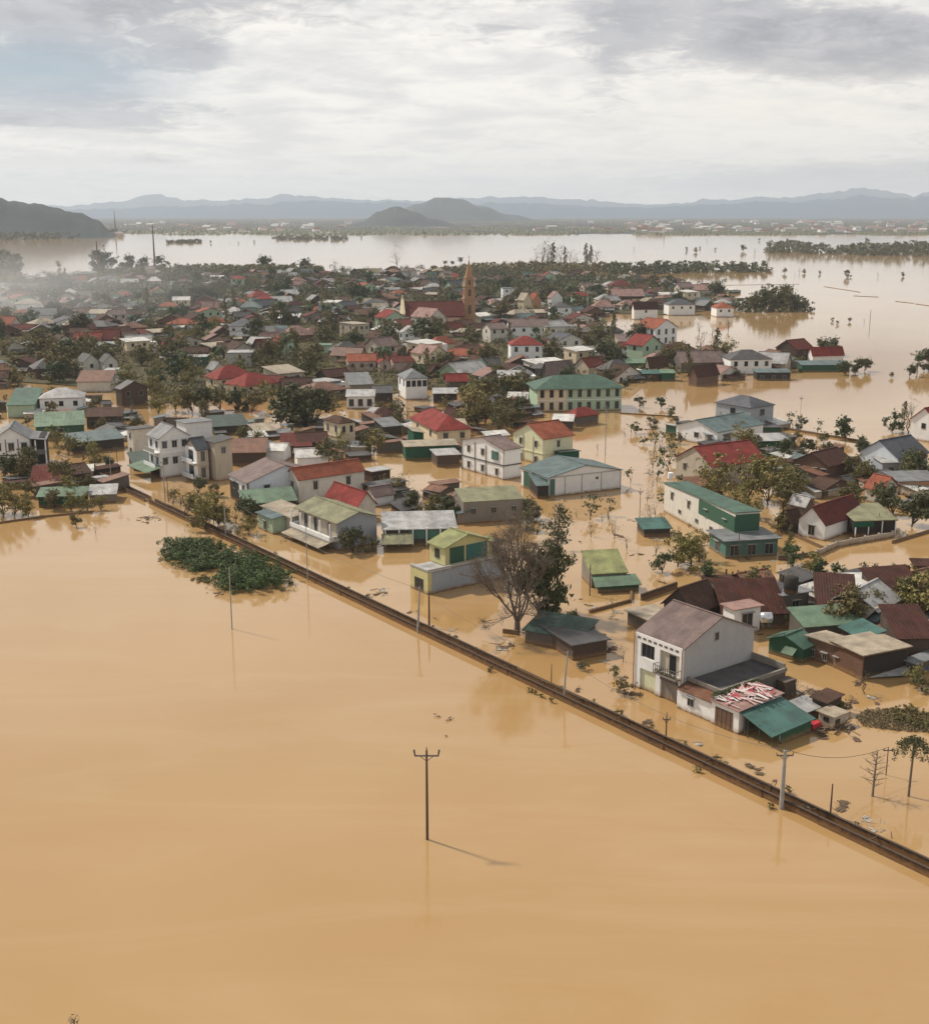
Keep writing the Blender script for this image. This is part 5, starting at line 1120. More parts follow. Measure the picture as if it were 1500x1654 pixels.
# ------------------------------------------------------------------ the dense village behind
VIL = [(-60, 470), (60, 452), (150, 446), (300, 444), (430, 441), (560, 441), (700, 440), (830, 443), (930, 446), (1010, 452), (1110, 460), (1180, 474), (1188, 500), (1110, 510), (1010, 508), (990, 520),
       (1000, 545), (1110, 560), (1200, 582), (1300, 590), (1240, 606), (1150, 614), (1010, 622), (1000, 612), (860, 650), (800, 690), (760, 720), (740, 700), (700, 665), (640, 690), (560, 690), (520, 650), (440, 640), (350, 640), (300, 655), (250, 660), (230, 640), (130, 625), (-60, 630)]
def inside(px, py, poly):
    c = False; n = len(poly)
    for i in range(n):
        x1, y1 = poly[i]; x2, y2 = poly[(i + 1) % n]
        if (y1 > py) != (y2 > py) and px < (x2 - x1) * (py - y1) / (y2 - y1) + x1: c = not c
    return c
PONDS = [[(215, 668), (230, 655), (330, 655), (350, 662), (330, 680), (240, 680)], [(590, 645), (755, 640), (752, 662), (600, 668)], [(560, 655), (610, 650), (600, 680), (520, 700)],
         [(960, 505), (1190, 505), (1190, 555), (1100, 548), (960, 530)], [(370, 655), (450, 650), (430, 685), (380, 690)]]
def village_ground():
    m = landmat('village_soil', (.05, .052, .028), (.11, .09, .05), .06, (.20, .14, .07))
    mb = MB()
    q = [(x, y) for x, y in VIL if y < 606 or x < 60]
    pts = []
    G = [(-60, 466), (60, 456), (150, 450), (430, 445), (700, 444), (930, 450), (1110, 463), (1184, 476), (1180, 498), (1110, 506), (1010, 504), (970, 518), (980, 545), (1090, 560), (1200, 588), (1290, 592), (1180, 606), (1010, 612), (900, 606), (840, 640), (700, 628), (545, 632), (430, 634), (330, 645), (230, 640), (130, 618), (-60, 612)]
    for (x0, y0), (x1, y1) in zip(G, G[1:] + G[:1]):
        A_, B_ = P(x0, y0), P(x1, y1)
        for k in range(8):
            s = A_.lerp(B_, k / 8); j = noise.noise(s * .02) * 22; pts.append(Vector((s.x + j, s.y + j, .22)))
    n = len(pts); mb.v = [tuple(p) for p in pts]; mb.f = [tuple(range(n))]; mb.m = [0]
    tag(mb.build('ground', m), kind='structure')
village_ground()

FARR = [('maroon', 'maroon'), ('brown', 'brown'), ('darkred', 'dark red'), ('rust', 'rusty'), ('grey', 'grey'), ('dgrey', 'charcoal'), ('lgrey', 'pale grey'), ('red', 'bright red'), ('orange', 'orange'), ('mauve', 'mauve'),
        ('white', 'white'), ('pinkish', 'dull pink'), ('green', 'green'), ('blueg', 'grey green'), ('slate', 'slate'), ('tan', 'tan')]
WTS = [15, 15, 9, 11, 8, 8, 7, 3, 3, 7, 4, 5, 2, 5, 3, 6]
WNAME = dict(white='white', offwhite='off-white', cream='cream', concrete='concrete', darkcon='dark', brick='brick', darkbrick='dark brick', beige='beige', bluewhite='bluish', pink='pinkish', palegreen='pale green')
FP = {}
def far_proto(rk, variant):
    key = (rk, variant)
    if key in FP: return FP[key]
    rg = random.Random(sum(map(ord, rk)) * 7 + variant * 131)
    a, b = rg.uniform(7, 12), rg.uniform(5.5, 9); h = rg.choice((2.2, 2.7, 3.2, 5.8 if rk in ('orange', 'red', 'white', 'slate', 'lgrey', 'mauve') else 2.9)); kind = rg.choice('RRLH'); rh = rg.uniform(1.6, 2.7)
    wk = rg.choice(['white', 'offwhite', 'cream', 'beige', 'bluewhite', 'pink', 'palegreen'] if h > 5 or rk in ('white', 'slate', 'orange', 'red', 'lgrey') else ['offwhite', 'concrete', 'darkcon', 'brick', 'darkbrick', 'beige', 'darkcon', 'dark'])
    if rk in ('white', 'tan', 'lgrey', 'grey') and rg.random() < .5: kind, rh = rg.choice('2F0'), rg.uniform(.3, 1.2)
    def off(mb_): mb_.v = [(x - a / 2, y - b / 2, z) for x, y, z in mb_.v]; return mb_
    wb = MB(); wall_mesh(wb, kind, a, b, h, rh); off(wb)
    rb = MB(); slope_slabs(rb, kind, a, b, h, rh, .45, .16); off(rb)
    wins = []; nw = 3 if a > 10 else 2
    for k in range(nw):
        q = MB(); rectpart(q, 'F', a, b, a * (k + .5) / nw, h - 1.3, 1.1, 1.3, .05); wins.append(('window', off(q).mesh('window', M_glass)))
    q = MB(); rectpart(q, 'S', a, b, b * .5, h - 1.3, 1.2, 1.3, .05); wins.append(('window', off(q).mesh('window', M_glass)))
    rk2 = rg.choice(('blueg', 'lgrey', 'tan', 'maroon', 'dgrey', 'grey', 'rust', 'white', 'pgreen', 'brown')); wk2 = rg.choice(('dark', 'darkcon', 'darkbrick', 'concrete', 'green'))
    lw, ld, z1 = rg.uniform(3, a), rg.uniform(2.2, 3.8), min(h - .3, rg.uniform(1.8, 2.6)); x0 = rg.uniform(0, a - lw)
    q = MB(); q.slab([(x0, -ld, z1 - .7), (x0 + lw, -ld, z1 - .7), (x0 + lw, -.05, z1), (x0, -.05, z1)], .1); wins.append(('lean_to_roof', off(q).mesh('lean_to_roof', R_(rk2, 'X'))))
    q = MB(); q.box(x0 + .3, x0 + lw - .3, -ld + .4, -.02, -1, z1 - .85); wins.append(('lean_to', off(q).mesh('lean_to', W_(wk2))))
    if variant % 2:
        q = MB(); s_ = rg.uniform(2.4, 3.6); q.box(a + .02, a + s_, 1, 1 + s_, -1, h - .6); wins.append(('side_room', off(q).mesh('side_room', W_(rg.choice(('offwhite', 'darkcon', 'concrete', 'white'))))))
    FP[key] = (wb.mesh('wall', W_(wk)), rb.mesh('roof', R_(rk, 'Y' if kind in 'L01' else 'X')), wins, wk, (wb, rb)); return FP[key]
rg = random.Random(21)
spots = []; leafy = []
Y = 285.0
while Y < 1080:
    sp = 12.2 + (Y - 285) * .011
    X = -520 + rg.uniform(0, sp)
    while X < 420:
        p = Vector((X + rg.uniform(-.28, .28) * sp, Y + rg.uniform(-.3, .3) * sp, 0)); X += sp * rg.uniform(.9, 1.25)
        px, py = pix(p)
        if px < -25 or px > 1525 or not inside(px, py, VIL) or any(inside(px, py, q) for q in PONDS): continue
        if any((c - p).length < r_ + 5.0 for c, r_, _ in HOUSES): continue
        # explicit houses must not be hidden from the camera's side: keep spots just in front of them low
        lf = noise.noise(p * .016) + (.16 if px < 520 and 548 < py < 645 else 0) + (.12 if 640 < px < 960 and py < 500 else 0) - (.1 if px > 1000 else 0)
        (leafy if lf > .11 or rg.random() < .10 else spots).append(p)
    Y += sp * .92
print('village spots', len(spots))
keep = 400
spots.sort(key=lambda p: p.y)
near_s, far_s = spots[:keep], spots[keep:]
FARH = []
for p in near_s:
    rk, rn = rg.choices(FARR, WTS)[0]; wm, rm, wins, wk, _ = far_proto(rk, rg.randrange(5)); small = wm.materials[0].name in ('wall_dark', 'wall_darkcon', 'wall_darkbrick', 'wall_concrete')
    e = thing('shed' if small else 'house', None, 'shed' if small else 'house', (p.x, p.y, 0), R(rg.choice((8, 12, 37, 37, 40, 20, -20, 30))) + rg.uniform(-.15, .15), 'dense village sheds' if small else 'dense village houses')
    s = rg.uniform(.85, 1.15) * (.88 if small else 1); e.scale = (s, s, rg.uniform(.9, 1.15) * s)
    put('wall', wm, e); put('roof', rm, e)
    for nm_, w_ in wins: put(nm_, w_, e)
    FARH.append((e, rn + ' roofed ' + WNAME.get(wk, wk) + (' walled shed' if small else ' walled house'), p))
# the houses beyond, too many and too small to part
if far_s:
    big = MB(); mats = []; mi = {}
    def midx(m):
        if m.name not in mi: mi[m.name] = len(mats); mats.append(m)
        return mi[m.name]
    for p in far_s:
        rk, rn = rg.choices(FARR, WTS)[0]; wm, rm, wins, wk, (wb, rb) = far_proto(rk, rg.randrange(5)); an = R(rg.choice((8, 12, 37, 30, -20))); c, s = math.cos(an), math.sin(an)
        for mb_, mat in ((wb, wm.materials[0]), (rb, rm.materials[0])):
            i0 = len(big.v); big.v += [(p.x + x * c - y * s, p.y + x * s + y * c, z) for x, y, z in mb_.v]
            big.f += [tuple(i0 + q for q in f) for f in mb_.f]; big.m += [midx(mat)] * len(mb_.f)
    o = big.build('distant_houses', mats); tag(o, 'mass of tiny far-off houses along the far edge of the village', 'houses', kind='stuff')

# ------------------------------------------------------------------ trees
def T(kind, x, y, hpx, label, **k): return plant(kind, x, y, hpx, label=label, rg=rg, **k)
rg = random.Random(33)
# big bare tree and the dark droopy one beside it
def bare_tree():
    p = P(835, 1020); e = thing('bare_tree', 'big nearly leafless tree with many forking branches in the brown water', 'tree', p)
    tr = MB(); r2 = random.Random(4); tips = []
    tr.tube([(0, 0, -1), (0, 0, 1.2)], [.42, .34], 8)
    for an, el, L in ((.3, 1.25, 3.3), (2.2, 1.15, 3.4), (3.3, 1.0, 3.0), (4.7, 1.45, 3.9), (5.6, 1.05, 2.8), (1.2, 1.4, 3.9), (4.0, 1.2, 3.2)):
        d = Vector((math.cos(an) * math.cos(el), math.sin(an) * math.cos(el), math.sin(el))); tips += branchy(tr, r2, Vector((0, 0, 1.0)), d, L, .17, 5, .30)
    for k in range(int(len(tips) * 1.0)):
        t0 = tips[k]
        for j in range(2):
            tr.tube([t0, t0 + Vector((r2.gauss(0, .45), r2.gauss(0, .45), r2.uniform(-.1, .8)))], [.018, .008], 3)
    tr.build('trunk', M_barkgrey, e); cw = MB()
    for t_ in tips:
        leaf_quads(cw, t_, .6, 6, .055, r2)
    cw.build('crown', L_dry, e); return e
bare_tree()
e = plant('dark', 868, 990, 128, label='dense dark green crown just behind the big leafless tree', rg=random.Random(1)); e.scale = (e.scale[0] * .66, e.scale[1] * .66, e.scale[2])
reg('droopy', broad_meshes(99, 11, 2.6, 6.2, 16, 85, .22, lm=L_dark, cr=.3)); CATN['droopy'] = ('tall_tree', 'tree')
def tallp():
    p = P(897, 992); e = thing('tall_tree', 'tall slim trunked tree with dark drooping leaves behind the bare tree', 'tree', p); tr = MB(); cw = MB(); r2 = random.Random(9)
    tr.tube([(0, 0, -1), (.15, 0, 5), (.1, 0, 10), (.3, 0, 14.2)], [.22, .17, .12, .05], 7)
    for k in range(20):
        z = 6.5 + 8.0 * k / 20; an = r2.uniform(0, 6.28); rr = r2.uniform(.8, 2.6) * (1.15 - .6 * k / 20)
        c = Vector((math.cos(an) * rr, math.sin(an) * rr, z)); tr.tube([(.15, 0, z - .2), (c.x * .6, c.y * .6, z + .35), tuple(c)], [.06, .04, .02], 4)
        leaf_quads(cw, c + Vector((0, 0, -.3)), .95, 85, .14, r2, -.2, .9)
    tr.build('trunk', M_barkgrey, e); cw.build('crown', L_dark, e)
tallp()
# lower right: skeletal tree, palm with long trunk, floating brown mass
def skeleton():
    p = P(1408, 1286); e = thing('bare_tree', 'small leafless skeletal tree standing in water at lower right', 'tree', p); tr = MB(); r2 = random.Random(14)
    tr.tube([(0, 0, -1), (.05, 0, 2.2), (.15, 0, 4.4)], [.13, .08, .02], 6)
    for k in range(26):
        z = .9 + 3.2 * k / 26; an = k * 2.4; L = (1.7 - abs(z - 2.0) * .55) * r2.uniform(.7, 1.1)
        a_ = Vector((.04, 0, z)); d = Vector((math.cos(an), math.sin(an), .45)) * L; tr.tube([a_, a_ + d * .5, a_ + d], [.035, .025, .012], 4)
        for j in range(3):
            s = a_ + d * (.4 + .2 * j); tr.tube([s, s + Vector((r2.gauss(0, .25), r2.gauss(0, .25), r2.uniform(.1, .4)))], [.015, .008], 3)
    tr.build('branches', M_barkgrey, e)
skeleton()
p = P(1466, 1286); e = thing('palm_tree', 'ragged palm with long bare trunk and dark drooping top at lower right', 'palm tree', p); hh = height_to(p, 1196)
q = MB(); q.tube([(0, 0, -1), (.05, 0, hh * .5), (.1, 0, hh)], [.12, .10, .09], 7); q.build('trunk', M_barkgrey, e); q = MB(); r2 = random.Random(6)
for k in range(15):
    an = 2 * math.pi * k / 15 + r2.uniform(-.3, .3); L_ = r2.uniform(.9, 1.7); up = r2.uniform(-.1, .55); pts = [Vector((.1, 0, hh))]
    for j in range(1, 7): pts.append(pts[0] + Vector((math.cos(an) * L_ * (j / 6) ** .8, math.sin(an) * L_ * (j / 6) ** .8, up * j / 6 - 1.5 * (j / 6) ** 2.2 * r2.uniform(.7, 1.2))))
    q.tube(pts, [.03, .025, .02, .02, .015, .012, .01], 3)
    for j in range(1, 7): leaf_quads(q, pts[j], .26, 20, .085, r2, -.5, 1.4)
q.build('crown', L_dark, e)
def mat_of_stuff(label, outline, mat, dens, size, hmax, name, seed=1, kind='stuff', cat='plants'):
    """dense low growth over a photo-pixel outline"""
    r2 = random.Random(seed); mb = MB(); xs = [q[0] for q in outline]; ys = [q[1] for q in outline]
    n = 0
    while n < dens:
        px, py = r2.uniform(min(xs), max(xs)), r2.uniform(min(ys), max(ys))
        if not inside(px, py, outline): continue
        p = P(px, py); p.z = hmax * r2.uniform(.1, 1) ** 1.5
        leaf_quads(mb, p, size * 2.5, 16, size, r2, .6, .6); n += 1
    o = mb.build(name, mat); tag(o, label, cat, kind=kind); return o
mat_of_stuff('brown mat of dead floating plants at lower right edge', [(1380, 1160), (1400, 1148), (1440, 1146), (1480, 1155), (1510, 1172), (1510, 1185), (1440, 1180), (1395, 1174)], L_brown, 1100, .06, .30, 'floating_plants', 3)
mat_of_stuff('green tip of the floating plant mat at right edge', [(1430, 1150), (1470, 1146), (1510, 1162), (1510, 1182), (1470, 1176), (1445, 1168)], L_mid, 420, .08, .7, 'floating_plants', 4)
T('bush', 1488, 1118, 26, 'yellow green shrub at right edge below the grey shed')
T('yellow', 1480, 1108, 34, 'taller yellow green bush at right edge below the grey shed')
# the bush islands left of the canal
def bushes(label, cx, cy, pts, seed):
    r2 = random.Random(seed); o = P(cx, cy); e = thing('bush_clump', label, 'bushes', o); cw = MB(); tr = MB()
    for (x, y, hp) in pts:
        q = P(x, y); d = math.hypot(q.y, H); h = hp * d / F; c = q - o
        c.z = h * .35
        tr.tube([c + Vector((0, 0, -1)), c], [.06, .03], 4)
        for k in range(7):
            cc = c + Vector((r2.gauss(0, 1.0), r2.gauss(0, 1.0), r2.uniform(-.3, .6) * h)); leaf_quads(cw, cc, r2.uniform(.4, .8), 58, .115, r2, .5, .8)
    tr.build('stems', M_bark, e); cw.build('crown', L_bush, e)
r2 = random.Random(8)
def fillpts(outline, n, hp, seed):
    r3 = random.Random(seed); out = []; xs = [q[0] for q in outline]; ys = [q[1] for q in outline]
    while len(out) < n:
        x, y = r3.uniform(min(xs), max(xs)), r3.uniform(min(ys), max(ys))
        if inside(x, y, outline): out.append((x, y, hp * r3.uniform(.7, 1.3)))
    return out
bushes('left hand dark green bush clump in open water beside the canal', 315, 915, fillpts([(262, 888), (285, 880), (325, 880), (345, 890), (362, 905), (356, 922), (320, 924), (290, 912), (264, 900)], 62, 15, 1), 1)
bushes('right hand dark green bush clump behind the thin brown pole', 405, 940, fillpts([(358, 920), (372, 905), (392, 902), (420, 915), (455, 935), (460, 946), (430, 955), (380, 955), (358, 948)], 66, 19, 2), 2)
for (x, y) in ((326, 938),):
    mat_of_stuff('flat patch of green weed below the two bush clumps', [(306, 934), (330, 930), (345, 937), (338, 943), (312, 942)], L_mid, 60, .10, .15, 'water_weed', 6)
T('dark', 572, 893, 42, 'dark bushy tree at the corner of the olive roofed house')
T('bush', 600, 892, 26, 'dark shrub right of the bushy tree by the olive roofed house')
T('dark', 398, 836, 36, 'dark bush at the left end of the bright green lean-to')
NT = [('tall', 425, 872, 62, 'thin'), ]
for (k, x, y, h, t) in [
    ('yellow', 335, 858, 58, 'wispy yellowish tree by the canal below the brown roofed white house'), ('yellow', 352, 850, 52, 'wispy tree right of the first canal side one'), ('yellow', 300, 836, 40, 'small green tree on the canal bank below the weathered block'),
    ('dark', 480, 694, 80, 'huge dense dark green tree left of the cream villa'), ('dark', 505, 690, 66, 'right lobe tree of the dark mass left of the cream villa'), ('dark', 455, 686, 58, 'left dark tree beside the huge dense one'),
    ('round', 310, 668, 44, 'green tree row above the inner left pond, left one'), ('dark', 335, 666, 42, 'darker tree of the row above the inner left pond'), ('round', 358, 664, 44, 'mid green tree of the row above the left pond'), ('dark', 380, 662, 40, 'dark round tree at right end of the pond row'),
    ('round', 405, 668, 46, 'green tree between the pond row and the huge dark tree'), ('yellow', 285, 664, 40, 'yellow green tree at left end of the pond row'), ('yellow', 256, 670, 34, 'olive tree left of the pond row'),
    ('yellow', 430, 648, 34, 'olive tree behind the huge dark tree'), ('round', 396, 716, 30, 'green tree behind the rust roof'), ('yellow', 412, 722, 26, 'small yellow bush beside the rust roof'),
    ('yellow', 605, 734, 42, 'olive green tree left of the green walled shop'), ('round', 590, 728, 34, 'green tree by the cream villa right side'), ('yellow', 545, 732, 34, 'yellow green tree at the foot of the cream villa'),
    ('yellow', 771, 690, 70, 'tall yellow green tree near the centre of the village'), ('tall', 784, 684, 66, 'slender tree right of the tall yellow green one'), ('round', 806, 700, 44, 'olive brown tree left of the pale yellow house'), ('round', 826, 692, 40, 'dark olive tree right of it, left of the pale yellow house'), ('dark', 846, 672, 34, 'dark tree above the pale yellow house'),
    ('round', 700, 836, 40, 'dark bush cluster left of the raw concrete building'), ('dark', 722, 842, 42, 'dark tree against the raw concrete building'), ('sparse', 680, 832, 40, 'bare twiggy bush left of the raw concrete building'), ('dark', 660, 826, 36, 'dark tree behind the pavilion'), ('round', 740, 830, 34, 'green bush at left corner of the raw concrete building'),
    ('round', 852, 856, 34, 'green tree at right end of the raw concrete building'), ('dark', 862, 840, 36, 'dark tree before the white hall left corner'),
    ('yellow', 1170, 806, 74, 'big olive yellow tree before the large red roof'), ('yellow', 1205, 812, 78, 'second olive yellow tree right of the big one'), ('yellow', 1240, 815, 76, 'third olive yellow tree beside the brick house'), ('round', 1262, 822, 60, 'darker olive tree by the brown shed'),
    ('yellow', 1186, 738, 52, 'yellow green tree above the large red roof'), ('round', 1270, 790, 40, 'olive tree behind the yellow ones, left of the brick house'), ('yellow', 1195, 835, 50, 'low olive tree touching the green topped house'),
    ('dark', 1262, 745, 38, 'dark tree left of the brick house'), ('dark', 1300, 738, 30, 'dark small tree behind the brick house'), ('round', 1380, 775, 42, 'olive tree right of the brick house'), ('dark', 1400, 780, 36, 'dark tree left of the small orange house'),
    ('dark', 1398, 742, 34, 'dark tree left of the slate roofed white house'), ('dark', 1480, 770, 46, 'dark tree right of the slate roofed white house'), ('dark', 1505, 780, 50, 'dark tree cut by the right edge'), ('round', 1370, 822, 44, 'green tree behind the dark red roof at right'),
    ('dark', 1440, 832, 50, 'dense dark tree behind the olive carport'), ('dark', 1470, 850, 60, 'dense dark tree right of the olive carport'), ('dark', 1500, 856, 56, 'dense dark tree at the right edge by the carport'), ('round', 1420, 815, 36, 'green tree below the small orange house'),
    ('tall', 1272, 908, 62, 'slim dark green tree before the pale panelled fence'), ('deep', 1280, 915, 44, 'green tree beside the slim dark one at the fence'), ('yellow', 1262, 862, 36, 'yellow green tree at the annex corner'),
    ('yellow', 1115, 918, 62, 'pale yellow green tree left of the annex'), ('yellow', 1092, 915, 54, 'second pale yellow green tree left of the annex'), ('deep', 1070, 925, 40, 'dark green small tree left of the pale ones'), ('yellow', 1130, 905, 46, 'third pale yellow green tree touching the annex'),
    ('deep', 1140, 952, 46, 'small dark green tree above the brown gable'), ('sapling', 1226, 944, 34, 'sapling with thin trunk left of the black water tank'), ('sapling', 1218, 938, 24, 'smaller sapling beside it'), ('sapling', 1238, 935, 16, 'tiny sapling right of it'),
    ('deep', 1325, 944, 46, 'green tree above the maroon roof at right'), ('deep', 1345, 940, 34, 'second green tree above the maroon roof'), ('yellow', 1308, 936, 44, 'yellow green tree above the black tank'), 
    ('yellow', 1478, 1008, 84, 'tall olive tree at the right edge among the maroon roofs'), ('round', 1500, 1004, 80, 'tall green tree cut by the right edge'), ('yellow', 1456, 1000, 60, 'olive tree left of the tall one at right'), ('bush', 1345, 1005, 26, 'dark shrub in the roofs centre at lower right'), ('bush', 1320, 1002, 22, 'low green shrub left of the dark one'), ('yellow', 1280, 1004, 24, 'low olive shrub between maroon roof and tank'), ('bush', 1262, 1012, 30, 'green shrub behind the silver tank'),
    ('deep', 1033, 658, 22, 'round green tree standing alone in water, left one'), ('deep', 1068, 660, 22, 'round green tree standing alone in water, right one'),
    ('round', 124, 852, 22, 'lone dark shrub in open water at left'), ('sparse', 155, 862, 14, 'thin floating twig bush right of the lone shrub'), ('yellow', 48, 835, 30, 'green shrub at the left island front'), ('yellow', 22, 835, 52, 'leafy yellowish tree at the left edge'), ('yellow', 5, 830, 60, 'tree cut by the left edge'), ('round', 90, 822, 34, 'olive bushes below the teal awning'), ('yellow', 140, 828, 30, 'yellow bush at right end of the left island'), ('yellow', 165, 826, 26, 'small yellow bush at the island tip'), ('yellow', 116, 826, 32, 'yellow shrub in the middle of the island front'),
    ('yellow', 95, 722, 34, 'yellow green bush by the white house at left'), ('yellow', 112, 735, 36, 'yellow tree on the flooded road at left'), ('yellow', 134, 745, 34, 'second yellow tree along the flooded road'), ('yellow', 152, 755, 32, 'third yellow tree along the flooded road'), ('dark', 175, 756, 22, 'dark bush by the road wall'),
    ('dark', 320, 798, 28, 'dark bush at the foot of the slate roofed house'), ('round', 345, 802, 22, 'green bush right of it'), ('dark', 42, 768, 42, 'dark tree below the white house at left edge'), ('dark', 10, 775, 44, 'dark tree at the left edge below the white house'),
    ('deep', 1365, 712, 44, 'green tree in water left of the slate roofed house'), ('deep', 1290, 695, 26, 'small tree in the water right of the slate hipped house'), ('sapling', 1320, 702, 24, 'sapling in a row right of the slate hipped house'), ('sapling', 1278, 692, 28, 'first sapling right of the slate hipped house'), ('deep', 1440, 698, 38, 'green tree above the slate roofed white house'), ('sparse', 1465, 700, 46, 'thin bare tree by the right edge house'), ('tall', 1458, 690, 44, 'slim tree by the right edge house'),
    ('deep', 1390, 728, 26, 'low green tree beside the brown wall line'), ('bush', 1330, 716, 18, 'low shrub by the brown wall line'), ('bush', 1290, 712, 14, 'small shrub on the brown wall line'),
    ('yellow', 1345, 936, 20, 'low yellow shrub in the pale right water'), ('sapling', 1440, 928, 18, 'small sapling in the pale right water'), ('bush', 1415, 924, 12, 'tiny shrub in the pale right water'), ('bush', 1475, 936, 22, 'shrub near the right edge above the maroon roof'), ('bush', 1395, 918, 10, 'tiny weed tuft in the pale water'),
    ('dark', 928, 1016, 30, 'dark bush behind the dark sheds'), ('sparse', 960, 1040, 26, 'bare twigs right of the dark sheds'), ('bush', 1010, 1122, 24, 'leaning weed bush left of the mauve roofed house'), ('bush', 350, 940, 10, 'low weed between the bush clumps'),
    ('tall', 122, 1668, 26, 'top of a brown tree just showing at the bottom edge'),
    ]:
    if t.startswith('top of a brown'): continue
    T(k, x, y, h, t)
p = P(122, 1672); e = thing('thin_tree', 'top of a small brown tree peeping in at the bottom edge', 'tree', p)
q = MB(); q.tube([(0, 0, -1), (0, 0, 1.1)], .05, 5); q.build('trunk', M_bark, e); q = MB(); leaf_quads(q, Vector((0, 0, 1.15)), .42, 70, .06, random.Random(2)); q.build('crown', L_dry, e)
DR = []
# thin half drowned trees in the water between white hall and the right houses
r2 = random.Random(77)
for k in range(60):
    x, y = r2.uniform(880, 1090), r2.uniform(700, 905)
    if 880 < x < 1010 and 730 < y < 825: continue
    DR.append((T(r2.choice(('sparse', 'sparse', 'sapling')), x, y, r2.uniform(12, 40), None, group='half drowned thin trees right of the white hall'), 'thin half drowned tree', P(x, y)))
for k in range(10):
    x, y = r2.uniform(1000, 1120), r2.uniform(670, 720)
    DR.append((T(r2.choice(('sparse', 'bush')), x, y, r2.uniform(10, 22), None, group='small drowned trees behind the white hall'), 'small drowned tree', P(x, y)))
for k in range(14):
    x = 270 + k * 11 + r2.uniform(-4, 4); y = 812 + k * 4.6 + r2.uniform(-6, 4)
    DR.append((T(r2.choice(('sparse', 'yellow')), x, y, r2.uniform(16, 34), None, group='thin roadside trees along the canal'), 'thin canal side tree', P(x, y)))
mat_of_stuff('thin strip of weed against the canal by the brown pole', [(715, 1026), (735, 1034), (770, 1050), (762, 1052), (720, 1034)], L_mid, 40, .09, .5, 'water_weed', 9)
mat_of_stuff('weed tufts on the canal rim at the right', [(1270, 1302), (1290, 1308), (1310, 1318), (1300, 1320)], L_dry, 20, .08, .9, 'water_weed', 10)
for (x, y, n, sp, lb) in ((708, 1158, 4, .2, 'tiny floating twigs above the lone brown pole, left bit'), (727, 1163, 9, .22, 'floating dark weed above the lone brown pole'), (721, 1190, 5, .08, 'small dark clump just above the lone pole crossarm'), (1455, 1075, 12, .5, 'twigs floating beside the small roof sheet'),
                        (1385, 1104, 10, .3, 'small weed clump in the yellow water below the barn'), (1330, 1160, 10, .6, 'loose twigs right of the broken planks'), (820, 1042, 10, .8, 'pale branch floating below the bare tree'), (265, 905, 5, .5, 'twigs at left tip of the bush clump'), (240, 838, 26, 1.4, 'drift of branches at the gap of the canal'), (350, 960, 8, .6, 'weed streak below the bush clumps'), (618, 880, 12, .6, 'clutter before the pavilion'), (470, 872, 14, 1.2, 'brown driftwood left of the balcony house')):
    debris(x, y, n, sp, lb, ln=.28 if x in (708, 727, 721) else .6)
# far shore strips, groves and lone drowned trees
def strip(label, outline, mat, n, size, hmax, seed, name='far_wood'): return mat_of_stuff(label, outline, mat, n, size, hmax, name, seed, cat='wood')
strip('green bank strip beyond the village, left half', [(150, 444), (260, 436), (430, 434), (520, 438), (520, 443), (300, 444)], L_mid, 900, 1.0, 5, 1)
strip('green bank strip beyond the village, right of the steeple', [(690, 440), (760, 434), (860, 430), (1000, 432), (1000, 440), (860, 442), (760, 446)], L_mid, 900, 1.0, 5, 2)
strip('low scrub line running out into the right hand water', [(980, 436), (1100, 433), (1240, 435), (1245, 440), (1100, 442), (980, 444)], L_dark, 500, 1.0, 7, 3)
strip('long dark tree line far out in the right hand water', [(1235, 404), (1260, 398), (1320, 405), (1340, 408), (1400, 403), (1440, 400), (1520, 402), (1520, 415), (1420, 414), (1330, 411), (1240, 409)], L_dark, 620, 1.4, 11, 4)
strip('thin dark tree line far out in the middle water, left', [(440, 384), (560, 383), (560, 388), (445, 388)], L_dark, 150, 1.6, 5, 5)
strip('tiny wooded bank far out in the water at left', [(270, 391.5), (325, 390), (325, 392), (270, 393)], L_dark, 70, 1.4, 4, 6)
strip('dark wood at left edge beyond the village', [(-30, 432), (10, 424), (30, 436), (25, 446), (-30, 450)], L_dark, 260, 1.2, 14, 7)
strip('dark leaning grove on the far right point', [(1180, 500), (1230, 488), (1270, 485), (1305, 495), (1315, 504), (1260, 505), (1190, 505)], L_dark, 330, .5, 5, 8)
ORD = 'first second third fourth fifth sixth seventh eighth ninth tenth eleventh twelfth thirteenth'.split()
for k in range(13):
    T(('palm', 'sparse', 'dark', 'round')[k % 4], 1190 + k * 9.5, 503 - (k % 3), (16, 20, 26, 32, 38, 40, 42, 44, 40, 36, 30, 18, 14)[k], ORD[k] + ' tree from the left in the windblown grove on the far right point', group='windblown grove on the far right point')
for k, (x, h) in enumerate(((868, 36), (876, 44), (884, 50), (893, 46), (902, 42), (911, 38), (920, 34), (930, 26), (945, 46), (953, 42), (962, 34))):
    T('tall' if x % 2 else 'sparse', x, 434 + r2.uniform(-1, 1), h * .95, ORD[k] + ' tall thin tree from the left in the feathery grove right of the steeple', group='feathery grove beyond the village')
